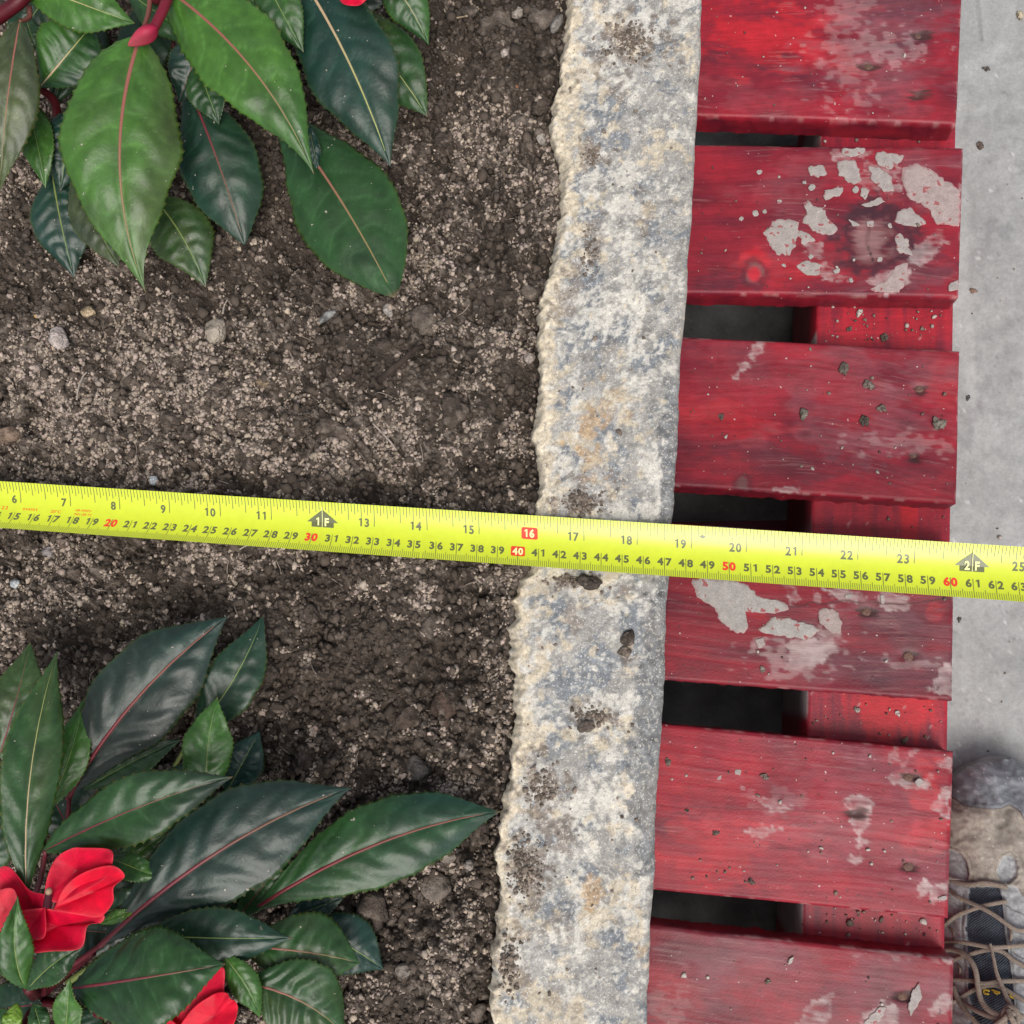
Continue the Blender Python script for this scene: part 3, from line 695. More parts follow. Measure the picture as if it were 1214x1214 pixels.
# thin chalky films of dried cement wash that stain the paint
FILMS = {
    1: [in_px(C1, q) for q in ([(930, 640), (1008, 620), (1005, 700), (950, 690)], [(560, 500), (700, 500), (690, 530), (600, 535)], [(680, 540), (800, 560), (800, 640), (700, 640), (660, 600)], [(500, 800), (560, 830), (540, 860), (480, 840)], [(830, 860), (880, 800), (940, 760), (960, 800), (870, 900)], [(700, 940), (760, 900), (840, 890), (830, 940), (760, 975)], [(480, 860), (560, 880), (640, 920), (560, 930)])],
    2: [in_px(C2, q) for q in ([(355, 540), (400, 525), (470, 530), (470, 548)], [(330, 35), (360, 40), (300, 130), (230, 180), (280, 120)])],
    3: [in_px(C2, q) for q in ([(430, 1055), (480, 1040), (590, 1038), (585, 1062), (520, 1085), (460, 1078)], [(525, 885), (560, 895), (600, 915), (575, 930), (530, 915)], [(725, 890), (760, 870), (840, 885), (830, 930), (760, 935)], [(420, 848), (460, 850), (470, 900), (430, 900)],
        [(550, 862), (650, 868), (700, 890), (660, 915), (600, 900)], [(440, 1040), (600, 1000), (620, 1060), (500, 1130), (420, 1130)], [(900, 1200), (930, 1140), (980, 1100), (985, 1215)], [(180, 640), (330, 655), (320, 670), (200, 660)], [(520, 670), (640, 680), (740, 690), (600, 695)])],
    4: [in_px(C3, q) for q in ([(815, 355), (860, 320), (880, 305), (890, 285), (860, 280), (840, 330), (800, 370), (850, 402), (900, 405), (930, 370)], [(945, 325), (998, 312), (998, 355), (962, 350)], [(920, 470), (960, 405), (985, 400), (990, 470), (985, 530), (950, 480)], [(660, 430), (700, 420), (745, 450), (740, 500), (700, 545), (680, 520), (665, 480)],
        [(875, 720), (910, 690), (930, 720), (900, 745)], [(920, 740), (940, 700), (978, 690), (978, 755), (935, 757)], [(780, 312), (840, 275), (860, 280), (800, 322)], [(665, 625), (700, 612), (718, 625), (680, 645)], [(340, 400), (440, 450), (500, 470), (430, 480), (370, 440)], [(350, 540), (420, 520), (460, 530), (400, 570)], [(690, 560), (740, 565), (735, 590), (700, 590)])],
    5: [in_px(C3, q) for q in ([(710, 1136), (720, 1110), (780, 1065), (820, 1090), (830, 1150), (720, 1160)], [(925, 1090), (960, 1050), (992, 1045), (988, 1100), (930, 1112)], [(500, 1150), (560, 1060), (620, 1040), (600, 1150)], [(860, 900), (998, 925), (998, 955), (930, 930)])],
}
def board_frame(k):
    tl, tr, br, bl = [at(a, b, Z_BOARD) for a, b in BOARDS[k]]
    # straight planks: run the left end on until the kerb's face
    d1, d2 = (tl - tr) / np.linalg.norm(tl - tr), (bl - br) / np.linalg.norm(bl - br)
    ext = .0036
    return tl + d1 * ext, tr, br, bl + d2 * ext

def build_board(k):
    tl, tr, br, bl = board_frame(k)
    Ln = np.linalg.norm(tr - tl); Wn = np.linalg.norm(bl - tl)
    ns, nw = (int(Ln / .0013) + 1, int(Wn / .0005) + 1) if k < 6 else (int(Ln / .004), int(Wn / .003))
    s = np.linspace(0, 1, ns)[:, None]; w = np.linspace(0, 1, nw)[None, :]
    G = (tl[None, None] * (1 - s)[..., None] + tr[None, None] * s[..., None]) * (1 - w)[..., None] + (bl[None, None] * (1 - s)[..., None] + br[None, None] * s[..., None]) * w[..., None]
    xs = (s * Ln) + 0 * w; ys = 0 * s + w * Wn
    off = k * .37
    px, py = proj(G)
    # grain coordinate bent round the knots
    yy = ys + .0022 * N(xs, ys * .25, .09, seed=50 + k); kn = np.zeros_like(xs); kr = np.zeros_like(xs)
    for (a, b, rx, ry) in KNOTS.get(k, []):
        q = np.sqrt(((px - a) / rx) ** 2 + ((py - b) / ry) ** 2)
        dy = (py - b) / ry
        yy = yy + np.sign(dy) * .010 * np.exp(-q ** 2 / 3.5) * (rx / 34.)
        q = q + .22 * N(xs, ys, .011, seed=59) + .10 * N(xs, ys, .004, seed=26); kn = np.maximum(kn, 1 - sst(q, .75, 1.05)); kr = np.maximum(kr, np.exp(-((q - 1.15) / .34) ** 2) * (1 if rx > 20 else .6))
    g1 = N(xs + off, yy, .11, .0034, seed=51); g2 = N(xs + off, yy, .05, .0016, seed=52); g3 = N(xs + off, ys, .03, .02, seed=53); fine = N(xs + off, ys, .012, .0022, seed=54); sp = N(xs + off, ys, .0028, seed=55)
    c = mix(RED, DRED, np.clip(.36 + .05 * g1 + .03 * g2 + .20 * g3 + .12 * N(xs + off, ys, .06, .012, seed=39), 0, 1))
    P = PATCH.get(k, dict(f=[], g=[], d=[], b=[], w=[])); wob = .30 * N(xs + off, ys, .03, .014, seed=56) + .16 * N(xs + off, ys, .008, .004, seed=25) + .05 * fine
    c = mix(c, BRED, .75 * blobs(px, py, P['b'], wob))
    c = mix(c, FADE * (1 + .04 * g2[..., None]), .46 * blobs(px, py, P['f'], wob) * np.clip(.75 + .16 * fine + .16 * g3, 0, 1))
    c = mix(c, GREYP, .50 * blobs(px, py, P['g'], wob) * np.clip(.75 + .06 * g1 + .18 * g3, 0, 1))
    c = mix(c, (.060, .018, .030), .70 * blobs(px, py, P['d'], wob + .25 * g1) * np.clip(.7 + .25 * g1, 0, 1))
    # worn streaks and grey growth rings that show through the paint
    c = mix(c, (.42, .22, .20), .22 * sst(N(xs + off, yy, .03, .0011, seed=57) + .8 * g3, 2.2, 3.0))
    c = mix(c, (.055, .010, .018), .22 * sst(g2 + .4 * g1 + .7 * g3, 1.8, 3.0))
    c = mix(c, (.50, .38, .37), .50 * blobs(px, py, P['w'], .5 * N(xs + off, ys, .006, seed=27) + .3 * fine))
    c = mix(c, (.15, .075, .075), .8 * kn); c = mix(c, (.040, .016, .024), .85 * kr)
    for pts in FILMS.get(k, []):
        sdm = poly_sd(px, py, pts) + 2.2 * N(xs + off, ys, .006, seed=28) + 1.2 * N(xs + off, ys, .0025, seed=29)
        rim = np.exp(-((sdm - 1) / 2.2) ** 2)
        c = mix(c, (.43, .33, .32), sst(sdm, -1.8, 2.4) * np.clip(.36 + .12 * fine + .12 * N(xs, ys, .005, seed=24) + .14 * g3 + .25 * rim, 0, .9))
    if k == 1:   # light inside of the big knot, and the red one
        c = mix(c, (.27, .15, .15), .6 * blobs(px, py, [(1030, 285, 22, 24)], .2 * fine)); c = mix(c, (.45, .02, .035), blobs(px, py, [(894, 325, 9, 10)]))
    if k == 3:   # a crack along the board
        ck = np.interp(px, [880, 950, 1000, 1060, 1131], [724, 716, 714, 716, 711])
        cw = np.exp(-((py - ck - 1.2 * N(xs, ys * 0, .01, seed=49)) / 1.1) ** 2) * sst(px, 890, 960)
        c = mix(c, (.05, .02, .02), .8 * cw)
    if k == 4:
        ck = np.interp(px, [780, 1131], [955, 968]); c = mix(c, (.10, .012, .018), .55 * np.exp(-((py - ck) / 1.0) ** 2))
    if k == 1:
        ck = np.interp(py, [265, 290, 312], [1030, 1028, 1036]); c = mix(c, (.02, .01, .01), .9 * np.exp(-((px - ck) / 1.2) ** 2) * (np.abs(py - 288) < 24))
    for (a, b, kind) in NAILS.get(k, []):   # torn pits about the nails
        q = np.sqrt(((px - a - 3) / (15 if kind == 0 else 9)) ** 2 + ((py - b) / 7.5) ** 2) + .25 * fine
        c = mix(c, (.045, .022, .02), .85 * (1 - sst(q, .45, 1.05)))
    c = c * [1.0, .94, .94, .80, .98, .84, .9, .9][k]
    edge = np.minimum(np.minimum(s * Ln, (1 - s) * Ln), np.minimum(w * Wn, (1 - w) * Wn))
    c = mix(c, (.50, .30, .28), .45 * np.exp(-(edge / .0008) ** 2) * sst(N(xs + off, ys, .008, seed=48), .5, 1.6))
    Z = Z_BOARD + .00003 * g1 + .000012 * g2 + .00035 * N(xs + off, ys, .07, .04, seed=47) - .0012 * np.clip(1 - edge / .002, 0, 1) ** 2
    for (a, b, kind) in NAILS.get(k, []):
        q = np.sqrt(((px - a) / 13) ** 2 + ((py - b) / 8) ** 2); Z = Z - .0016 * np.exp(-q ** 2 * 1.6)
    G = G.copy(); G[..., 2] = Z
    # sides: ragged a little, down to the underside
    nV = ns * nw; V = [G.reshape(-1, 3)]; C = [c.reshape(-1, 3)]; Fs = [grid_faces(ns, nw)[:, ::-1]]
    idx = np.arange(nV).reshape(ns, nw)
    loop = np.concatenate([idx[:, 0], idx[-1, 1:], idx[-2::-1, -1], idx[0, -2:0:-1]])
    top = V[0][loop]; m = len(loop); cnt = nV; prev = loop
    ctr = V[0].mean(0)
    for z in (-.006, -.013, -T_BOARD):
        q = top.copy(); q[:, 2] = Z_BOARD + z
        q[:, :2] += (.0003 * N(q[:, 0] + off, q[:, 1] * 3 + z * 50, .006, seed=46))[:, None]
        V.append(q); C.append(mix(RED * .9, DRED, np.clip(.35 + .3 * N(q[:, 0], q[:, 1] + z * 9, .02, seed=45), 0, 1)))
        cur = cnt + np.arange(m); cnt += m
        Fs.append(np.stack([prev, cur, np.roll(cur, -1), np.roll(prev, -1)], -1)); prev = cur
    V = np.vstack(V); C = np.vstack(C); Fs = np.vstack(Fs)
    o = mk('board', V, Fs[:, ::-1] * 1, M_wood, PAL, C)
    me = o.data
    bm = bmesh.new(); bm.from_mesh(me); bmesh.ops.recalc_face_normals(bm, faces=bm.faces); bm.to_mesh(me); bm.free()
    BOBJ.append(o)
    for (a, b, kind) in NAILS.get(k, []):
        p = at(a, b, Z_BOARD - .0014)
        r = .0027 if kind == 0 else .0024; nn = 14; vv = []; ff = []
        for q, (rr, zz) in enumerate([(r * .9, -.003), (r, -0.0003), (r * .88, .0001), (r * .3, .0002)]):
            for j in range(nn):
                t = 2 * math.pi * j / nn; e = 1 + .10 * math.sin(3 * t + k + q)
                vv.append((p[0] + rr * e * math.cos(t), p[1] + rr * e * math.sin(t), p[2] + zz))
        for q in range(3):
            for j in range(nn):
                j2 = (j + 1) % nn; ff.append((q * nn + j, q * nn + j2, (q + 1) * nn + j2, (q + 1) * nn + j))
        ff.append(tuple(3 * nn + j for j in range(nn)))
        mk('nail', np.array(vv), ff, M_nail, o)
for k in range(8):
    build_board(k)

def splash(board, pts, h=.0005, tone=1.0, pink=.0, seed=0):
    """a dried splash of mortar: an irregular low cake on the board"""
    P = np.array(pts); Q = []
    n = len(P); r = np.random.default_rng(seed + 77)
    for i in range(n):
        a, b = P[i], P[(i + 1) % n]; L = np.linalg.norm(b - a); m = max(2, int(L / 2.6))
        for j in range(m):
            t = j / m; Q.append(a * (1 - t) + b * t + r.normal(0, .6, 2))
    Q = np.array(Q); Q = .25 * np.roll(Q, 1, 0) + .5 * Q + .25 * np.roll(Q, -1, 0)
    c = Q.mean(0); e = Q - c; sz = np.hypot(*e.T)[:, None]
    Q = Q + e / (sz + 1e-6) * (np.minimum(.9, sz * .12) * N(Q[:, 0], Q[:, 1] + seed * 50, 6.0, seed=69)[:, None] + np.minimum(.5, sz * .06) * N(Q[:, 0], Q[:, 1] + seed * 30, 2.6, seed=68)[:, None])
    rings = [(1.0, -.0003), (.97, h * .45), (.88, h * .9), (.65, h * .8), (.35, h), (.04, h * .9)]
    V = []; C = []
    for (f, dz) in rings:
        for q in Q:
            d = q - c; e = d * f
            p = at(c[0] + e[0], c[1] + e[1], Z_BOARD + dz + .0003); V.append(p)
    V = np.array(V); m = len(Q)
    n1 = N(V[:, 0] + seed, V[:, 1], .004, seed=70); n2 = N(V[:, 0], V[:, 1] + seed, .0018, seed=71)
    C = np.tile(np.array([.33, .305, .285]) * tone, (len(V), 1))
    C = mix(C, (.36, .17, .17), np.clip(pink + .35 * (np.arange(len(V)) < 2 * m), 0, 1))
    Fs = []
    for i in range(len(rings) - 1):
        for j in range(m):
            k2 = (j + 1) % m; Fs.append((i * m + j, i * m + k2, (i + 1) * m + k2, (i + 1) * m + j))
    Fs.append(tuple((len(rings) - 1) * m + j for j in range(m)))
    o = mk('mortar_splash', V, Fs, M_mortar, BOBJ[board], C)
    bm = bmesh.new(); bm.from_mesh(o.data); bmesh.ops.recalc_face_normals(bm, faces=bm.faces)
    bm.to_mesh(o.data); bm.free()
def disc_pts(cx, cy, r, n=9):
    return [(cx + r * math.cos(2 * math.pi * i / n), cy + r * math.sin(2 * math.pi * i / n)) for i in range(n)]
sd = 0
for pts in [
    [(610, 492), (690, 490), (695, 502), (640, 525), (612, 512)], [(718, 520), (735, 500), (820, 515), (795, 550), (760, 562), (725, 545)], [(695, 550), (740, 555), (775, 590), (785, 635), (765, 640), (715, 610)],
    [(590, 535), (650, 528), (665, 560), (678, 600), (650, 615), (600, 585)], [(497, 548), (540, 543), (563, 570), (548, 588), (505, 585)], [(545, 640), (590, 622), (620, 622), (600, 655), (560, 662)],
    [(480, 670), (500, 662), (520, 690), (548, 685), (560, 720), (598, 755), (575, 785), (520, 770), (478, 735), (490, 710)], [(348, 770), (390, 725), (440, 722), (470, 745), (465, 790), (440, 850), (395, 850), (365, 800)],
    [(815, 560), (850, 540), (900, 560), (960, 600), (1003, 630), (1000, 750), (920, 740), (895, 690), (830, 660), (805, 600)], [(800, 695), (835, 690), (890, 735), (885, 745), (820, 750), (785, 735)],
    [(780, 790), (800, 770), (830, 800), (845, 845), (800, 840)], [(700, 960), (760, 930), (790, 875), (830, 865), (830, 920), (800, 970), (720, 970)], [(455, 880), (490, 860), (550, 880), (530, 915), (480, 910)],
    [(665, 680), (735, 655), (762, 668), (700, 690)], [(675, 620), (705, 630), (690, 665), (670, 650)], [(630, 725), (675, 745), (650, 755)], [(962, 940), (1000, 925), (998, 965), (965, 965)],
    [(690, 735), (720, 730), (715, 755), (690, 752)], [(460, 765), (500, 770), (520, 800), (480, 815)], [(760, 740), (775, 738), (780, 755), (765, 758)]]:
    splash(1, in_px(C1, pts), seed=sd, h=.0003, pink=.28 if sd in (8, 11) else .10); sd += 1
for (a, b, r) in [(510, 623, 12), (655, 628, 12), (335, 570, 9), (325, 708, 11), (355, 700, 8), (275, 725, 8), (403, 668, 8), (735, 860, 10), (418, 880, 7), (590, 900, 9), (640, 930, 8), (505, 850, 8), (530, 700, 6), (485, 605, 7)]:
    splash(1, in_px(C1, disc_pts(a, b, r)), seed=sd); sd += 1
for pts, pk in [
    ([(110, 832), (150, 825), (250, 832), (300, 850), (345, 890), (420, 905), (440, 930), (380, 945), (290, 940), (300, 1000), (280, 1015), (240, 1000), (200, 965), (190, 930), (130, 890)], 0),
    ([(335, 995), (360, 975), (390, 950), (430, 960), (520, 985), (540, 1000), (490, 1030), (420, 1020), (350, 1010)], 0),
    ([(528, 940), (545, 920), (600, 935), (607, 1015), (570, 1005), (535, 975)], .25), ([(325, 1030), (350, 1020), (360, 1050), (335, 1060)], .2), ([(620, 880), (650, 880), (640, 900), (620, 895)], .1), ([(735, 880), (755, 880), (752, 915), (735, 905)], .1)]:
    splash(3, in_px(C2, pts), seed=sd, pink=pk, h=.0004); sd += 1
for bd, pts, pk, tone in [
    (4, [(315, 345), (340, 345), (335, 365), (318, 362)], .1, 1), (4, [(250, 375), (280, 360), (275, 380)], .1, 1), (4, [(945, 742), (976, 735), (974, 752), (950, 752)], .1, 1), (4, [(870, 385), (890, 370), (905, 385), (885, 400)], .1, 1),
    (5, [(852, 1080), (870, 1030), (890, 1005), (895, 1060), (865, 1110)], .1, 1.0), (5, [(720, 1130), (760, 1085), (790, 1080), (770, 1130), (730, 1150)], .15, 1.1),
    ]:
    splash(bd, in_px(C3, pts), seed=sd, pink=pk, tone=tone, h=.0002); sd += 1

def build_stringer():
    a, b = at(974.5, 90, Z_STR), at(949, 1150, Z_STR); c, d = at(1133.5, 150, Z_STR), at(1120.5, 1105, Z_STR)
    def xl(y): return a[0] + (b[0] - a[0]) * (y - a[1]) / (b[1] - a[1])
    def xr(y): return c[0] + (d[0] - c[0]) * (y - c[1]) / (d[1] - c[1])
    ys = np.arange(-.26, .42, .0015); nu = 60; u = np.linspace(0, 1, nu)
    X = xl(ys)[:, None] + (xr(ys) - xl(ys))[:, None] * u[None]; Y = np.repeat(ys[:, None], nu, 1); Z = np.full_like(X, Z_STR - .0004)
    Z = Z - .001 * np.clip(1 - np.minimum(u, 1 - u)[None] / .03, 0, 1) ** 2
    zs = [Z_STR - .03, Z_STR - .06, Z_STR - .092]
    Lc = np.stack([np.stack([xl(ys), ys, np.full_like(ys, z)], -1) for z in zs][::-1], 1); Rc = np.stack([np.stack([xr(ys), ys, np.full_like(ys, z)], -1) for z in zs], 1)
    G = np.concatenate([Lc, np.stack([X, Y, Z], -1), Rc], 1); V = G.reshape(-1, 3); x, y = V[:, 0], V[:, 1]
    px, py = proj(V)
    g = N(x, y, .002, .12, seed=72); g2 = N(x, y, .03, seed=73); g3 = N(x, y, .004, .05, seed=74)
    cc = mix(RED * 1.08, DRED * 1.3, np.clip(.30 + .2 * g + .15 * g2 + .12 * g3, 0, 1))
    cc = mix(cc, BRED * .95, .8 * blobs(px, py, [(1060, 840, 60, 40, 0, 1), (1078, 610, 10, 60, 0, 1), (1080, 390, 60, 30, 0, .5), (1010, 390, 30, 30, 0, .4)], .2 * g3))
    cc = mix(cc, (.45, .38, .36), .4 * sst(N(x, y, .003, seed=75), 2.6, 3.0))
    side = np.zeros(G.shape[:2], bool); side[:, :4] = True
    cc = mix(cc, (.34, .31, .31), np.where(side.ravel(), .85 * sst(g2 + .5 * g3, -.6, .8), 0))
    o = mk('stringer', V, grid_faces(len(ys), G.shape[1]), M_wood, PAL, cc)
    # bottom boards under it
    for y0 in (-.22, .06, .33):
        v = np.array([(x, y, z) for x in (.03, xr(y0) - .002) for y in (y0 - .045, y0 + .045) for z in (Z_FLOOR + .001, Z_STR - .093)])
        f = [(0, 1, 3, 2), (4, 6, 7, 5), (0, 4, 5, 1), (2, 3, 7, 6), (1, 5, 7, 3), (0, 2, 6, 4)]
        mk('bottom_board', v, f, M_wood, PAL, np.tile(DRED * 1.2, (8, 1)), smooth=False)
build_stringer()

# loose grit on the pallet and floor
def grit():
    r = RNG; P = []; rad = []; col = []
    def put(px, py, z, rr):
        P.append(at(px, py, z)); rad.append(rr)
        t = r.choice([0, 1, 2], p=[.55, .3, .15]); col.append(np.array([(.17, .135, .11), (.40, .36, .32), (.09, .07, .06)][t]) * r.uniform(.8, 1.2))
    quads = [np.array(b) for b in BOARDS[:6]]
    for k, q in enumerate(quads):
        for _ in range([24, 34, 60, 24, 60, 36][k]):
            s, w = r.uniform(.03, .97), r.uniform(.04, .96)
            p = (q[0] * (1 - s) + q[1] * s) * (1 - w) + (q[3] * (1 - s) + q[2] * s) * w
            if -20 < p[1] < 1230: put(p[0], p[1], Z_BOARD + .0002, float(np.clip(np.exp(r.normal(math.log(.00055), .4)), .0003, .0014)))
    for (x0, x1, y0, y1, n) in [(975, 1128, 150, 170, 14), (972, 1128, 362, 405, 50), (968, 1125, 604, 630, 6), (960, 1120, 835, 880, 22), (955, 1117, 1072, 1108, 36)]:
        for _ in range(n): put(r.uniform(x0, x1), r.uniform(y0, y1), Z_STR + .0001, float(np.clip(np.exp(r.normal(math.log(.0006), .45)), .0003, .0017)))
    for _ in range(25): put(r.uniform(1140, 1214), r.uniform(0, 900), Z_FLOOR + .0003, float(np.clip(np.exp(r.normal(math.log(.0005), .5)), .0003, .0018)))
    o = crumbs('grit', np.array(P), np.array(rad), np.array(col), M_crumb)
    o['kind'] = 'stuff'; tag(o, 'scattered specks of soil and mortar grit on the red boards and concrete', 'grit')
grit()
for (a, b, r, lab, z, c) in [
    (952, 491, 7, 'greyish soil crumb in the middle of the third red board', Z_BOARD, (.17, .145, .12)), (855, 494, 4.5, 'small dark crumb nearest the kerb on the third red board', Z_BOARD, (.12, .10, .085)),
    (1030, 456, 8, 'twin soil crumb beside the worn dark nail spot on the third red board', Z_BOARD, (.16, .13, .11)), (1113, 502, 9, 'largest soil crumb at the outer end of the third red board', Z_BOARD, (.20, .17, .14)),
    (1000, 436, 8, 'flat crumbly soil bit on the upper part of the third red board', Z_BOARD, (.13, .11, .09)), (1046, 484, 6, 'brown crumb in the worn patch of the third red board', Z_BOARD, (.15, .12, .10)), (1024, 499, 8, 'broad dark smear of soil in the worn patch of the third red board', Z_BOARD, (.10, .08, .065)),
    (1049, 400, 7, 'brown crumb on the lower rail between second and third boards', Z_STR, (.14, .11, .09)), (1019, 371, 5, 'whitish crumb on the rail below the knotted board', Z_STR, (.45, .42, .38)), (1007, 390, 4, 'small brown crumb on the rail below the knotted board', Z_STR, (.18, .15, .12)),
    (1016, 842, 4.5, 'white chip on the bright red rail below the cracked board', Z_STR, (.60, .56, .50)), (1064, 846, 3.5, 'tiny white chip on the brightest red part of the rail', Z_STR, (.60, .55, .50)), (1073, 877, 5, 'brown crumb at the lower rim of the bright red rail', Z_STR, (.20, .15, .12)),
    (937, 1139, 5.5, 'pale upright chip on the lowest red board', Z_BOARD, (.42, .38, .34)), (910, 1164, 4, 'small brown crumb below the pale chip on the lowest red board', Z_BOARD, (.16, .13, .10)), (792, 902, 4.5, 'crumb near the kerb on the fifth red board', Z_BOARD, (.15, .12, .10)),
    (849, 987, 5, 'largest crumb in the loose crumbs on the fifth red board', Z_BOARD, (.15, .12, .10)), (907, 920, 5.5, 'double crumb above the pale scuff on the fifth red board', Z_BOARD, (.15, .12, .10)), (891, 1045, 5, 'dark crumb near the lower edge of the fifth red board', Z_BOARD, (.13, .10, .085)), (814, 961, 4, 'left crumb in the loose crumbs on the fifth red board', Z_BOARD, (.15, .12, .10)),
    (904, 795, 4.5, 'small grey crumb near the lower edge of the cracked board', Z_BOARD, (.18, .155, .13)), (1154, 345, 6, 'brown crumb on the concrete beside the second red board', Z_FLOOR, (.20, .13, .10)), (1170, 82, 6, 'dark crumb on the concrete beside the first red board', Z_FLOOR, (.10, .09, .08)),
    (1162, 173, 5.5, 'brown oval crumb on the concrete between first and second boards', Z_FLOOR, (.16, .12, .10)), (1209, 18, 6, 'beige pebble on the concrete at the upper right', Z_FLOOR, (.45, .38, .28)), (1137, 734, 6, 'dark crumb on the concrete just under the tape', Z_FLOOR, (.12, .11, .10)), (1148, 472, 5, 'dark crumb on the concrete beside the third red board', Z_FLOOR, (.10, .10, .10)),
]:
    r = r * (.55 if z == Z_FLOOR and r < 6.5 and lab.startswith('dark') else .78)
    lump('soil_crumb', a, b, r, r * rnd.uniform(.65, .95), rnd.uniform(0, 180), c, lab, 'crumb', 'crumbs on the pallet and concrete', hgt=.45, z=z + .0001, rough=.3, sink=.3)

# ------------------------------------------------------------------ tape measure
MARKS = {4: -96.5, 5: -37.4, 6: 21.7, 7: 81, 8: 139.6, 9: 199, 10: 259.5, 11: 320.3, 12: 381.5, 13: 443, 14: 505, 15: 567, 16: 629, 17: 692, 18: 755.5, 19: 820, 20: 885.6, 21: 952, 22: 1018.6, 23: 1086, 24: 1154.7, 25: 1224, 26: 1294.5, 27: 1366}
mk_k = np.array(sorted(MARKS)); mk_x = np.array([MARKS[k] for k in mk_k], float)
def top_line(px): return 570.5 + (648.5 - 570.5) * px / 1214.
def bot_line(px): return 625.5 + (713.5 - 625.5) * px / 1214.
x_ref = at(700, 645, 0)[0]
def tape_z(px):
    return .0040 + np.interp(px, [-140, 0, 300, 560, 700, 820, 1214, 1400], [.0095, .0085, .004, .0008, .0000, -.0008, -.0085, -.013])
def tape_pt(inch, w, lift=0.0):
    """inch along the blade, w 0 (inch edge) .. 1 (centimetre edge)"""
    px = np.interp(inch, mk_k, mk_x)
    z = tape_z(px)
    a, b = at(px, top_line(px), z), at(px + (-2.5 if px < 500 else 0), bot_line(px), z)
    p = a * (1 - w) + b * w
    sag = .0031 * (1 - (2 * w - 1) ** 2)
    p = p + np.array([0, 0, -sag + lift])
    return p
_tc = {}
def tp(inch, w, lift=.00013):
    return tape_pt(inch, w, lift)
TAPE = empty('tape_measure', at(700, 645, 0), 'yellow steel tape measure blade with inch and centimetre marks across the kerb', 'tape measure')
def build_blade():
    ks = np.arange(4.0, 27.001, .125); ws = np.linspace(0, 1, 15)
    top = np.array([[tape_pt(k, w, .00008) for w in ws] for k in ks]); bot = np.array([[tape_pt(k, w, -.00008) for w in ws] for k in ks])
    n, m = len(ks), len(ws)
    V = np.vstack([top.reshape(-1, 3), bot.reshape(-1, 3)]); g = grid_faces(n, m)
    Fs = [tuple(f) for f in g] + [tuple(f[::-1] + n * m) for f in g]
    for i in range(n - 1):
        Fs.append((i * m, i * m + n * m, (i + 1) * m + n * m, (i + 1) * m)[::-1]); Fs.append((i * m + m - 1, i * m + m - 1 + n * m, (i + 1) * m + m - 1 + n * m, (i + 1) * m + m - 1))
    o = mk('blade', V, Fs, M_tape, TAPE)
    bm = bmesh.new(); bm.from_mesh(o.data); bmesh.ops.recalc_face_normals(bm, faces=bm.faces)
    for e in bm.edges:
        if len(e.link_faces) == 2 and e.calc_face_angle(0) > .6: e.smooth = False
    bm.to_mesh(o.data); bm.free()
build_blade()
class Print:
    def __init__(s, lift=.00016): s.V = []; s.F = []; s.lift = lift
    def quad(s, i0, i1, w0, w1, nw=4, sh=0.0):
        b = len(s.V)
        for k in range(nw + 1):
            w = w0 + (w1 - w0) * k / nw
            d = -sh * (w - .62) if sh else 0
            s.V.append(tp(i0 + d, w, s.lift)); s.V.append(tp(i1 + d, w, s.lift))
        for k in range(nw):
            s.F.append((b + 2 * k, b + 2 * k + 1, b + 2 * k + 3, b + 2 * k + 2))
    def poly(s, pts, fc):
        b = len(s.V)
        for (i, w) in pts: s.V.append(tp(i, w, s.lift))
        for f in fc: s.F.append(tuple(b + q for q in f))
    def done(s, name, mat):
        V = np.array(s.V)
        o = mk(name, V, s.F, mat, TAPE, smooth=False)
        bm = bmesh.new(); bm.from_mesh(o.data)
        for f in bm.faces:
            f.normal_update()
            if f.normal.z < 0: f.normal_flip()
        bm.to_mesh(o.data); bm.free()
        return o
_glyph = {}
def glyph(txt, bold):
    if (txt, bold) not in _glyph:
        cu = bpy.data.curves.new('txt', 'FONT'); cu.body = txt; cu.size = 1; cu.offset = bold; cu.align_x = 'CENTER'; cu.fill_mode = 'FRONT'; cu.resolution_u = 3
        ob = bpy.data.objects.new('txt', cu); COL.objects.link(ob); bpy.context.view_layer.update()
        me = ob.evaluated_get(bpy.context.evaluated_depsgraph_get()).to_mesh()
        V = np.array([v.co[:2] for v in me.vertices]); Fc = [tuple(p.vertices) for p in me.polygons]
        ob.evaluated_get(bpy.context.evaluated_depsgraph_get()).to_mesh_clear()
        bpy.data.objects.remove(ob); bpy.data.curves.remove(cu)
        V[:, 0] -= (V[:, 0].max() + V[:, 0].min()) / 2
        _glyph[(txt, bold)] = (V, Fc)
    return _glyph[(txt, bold)]
CAP = 0.73
ONE = [(.20, 0), (.36, 0), (.36, .73), (.25, .73), (.06, .61), (.06, .49), (.20, .56)]
_plain = glyph
def glyph(txt, bold):
    if not txt.isdigit(): return _plain(txt, bold)
    V, Fc, x = [], [], 0.0
    for ch in txt:
        b = len(V)
        if ch == '1':
            V += [(x + p - .23, q) for p, q in ONE]; Fc.append(tuple(range(b, b + 7)))
        else:
            v, f = _plain(ch, bold); V += [(x + p, q) for p, q in v]; Fc += [tuple(b + i for i in q) for q in f]
        x += .60
    V = np.array(V, float); V[:, 0] -= (V[:, 0].max() + V[:, 0].min()) / 2
    return V, Fc
def text(pr, txt, inch, w, hgt, xs=1.0, bold=.022, sh=0.0):
    """centre at (inch, w), hgt in fraction of the blade's width"""
    V, Fc = glyph(txt, bold)
    sc = hgt / CAP; mm = 23.7 / 25.4
    v = V.copy(); wv = w + hgt / 2 - v[:, 1] * sc
    iv = inch + v[:, 0] * sc * mm * xs - sh * (wv - .62)
    pr.poly(list(zip(iv, wv)), Fc)

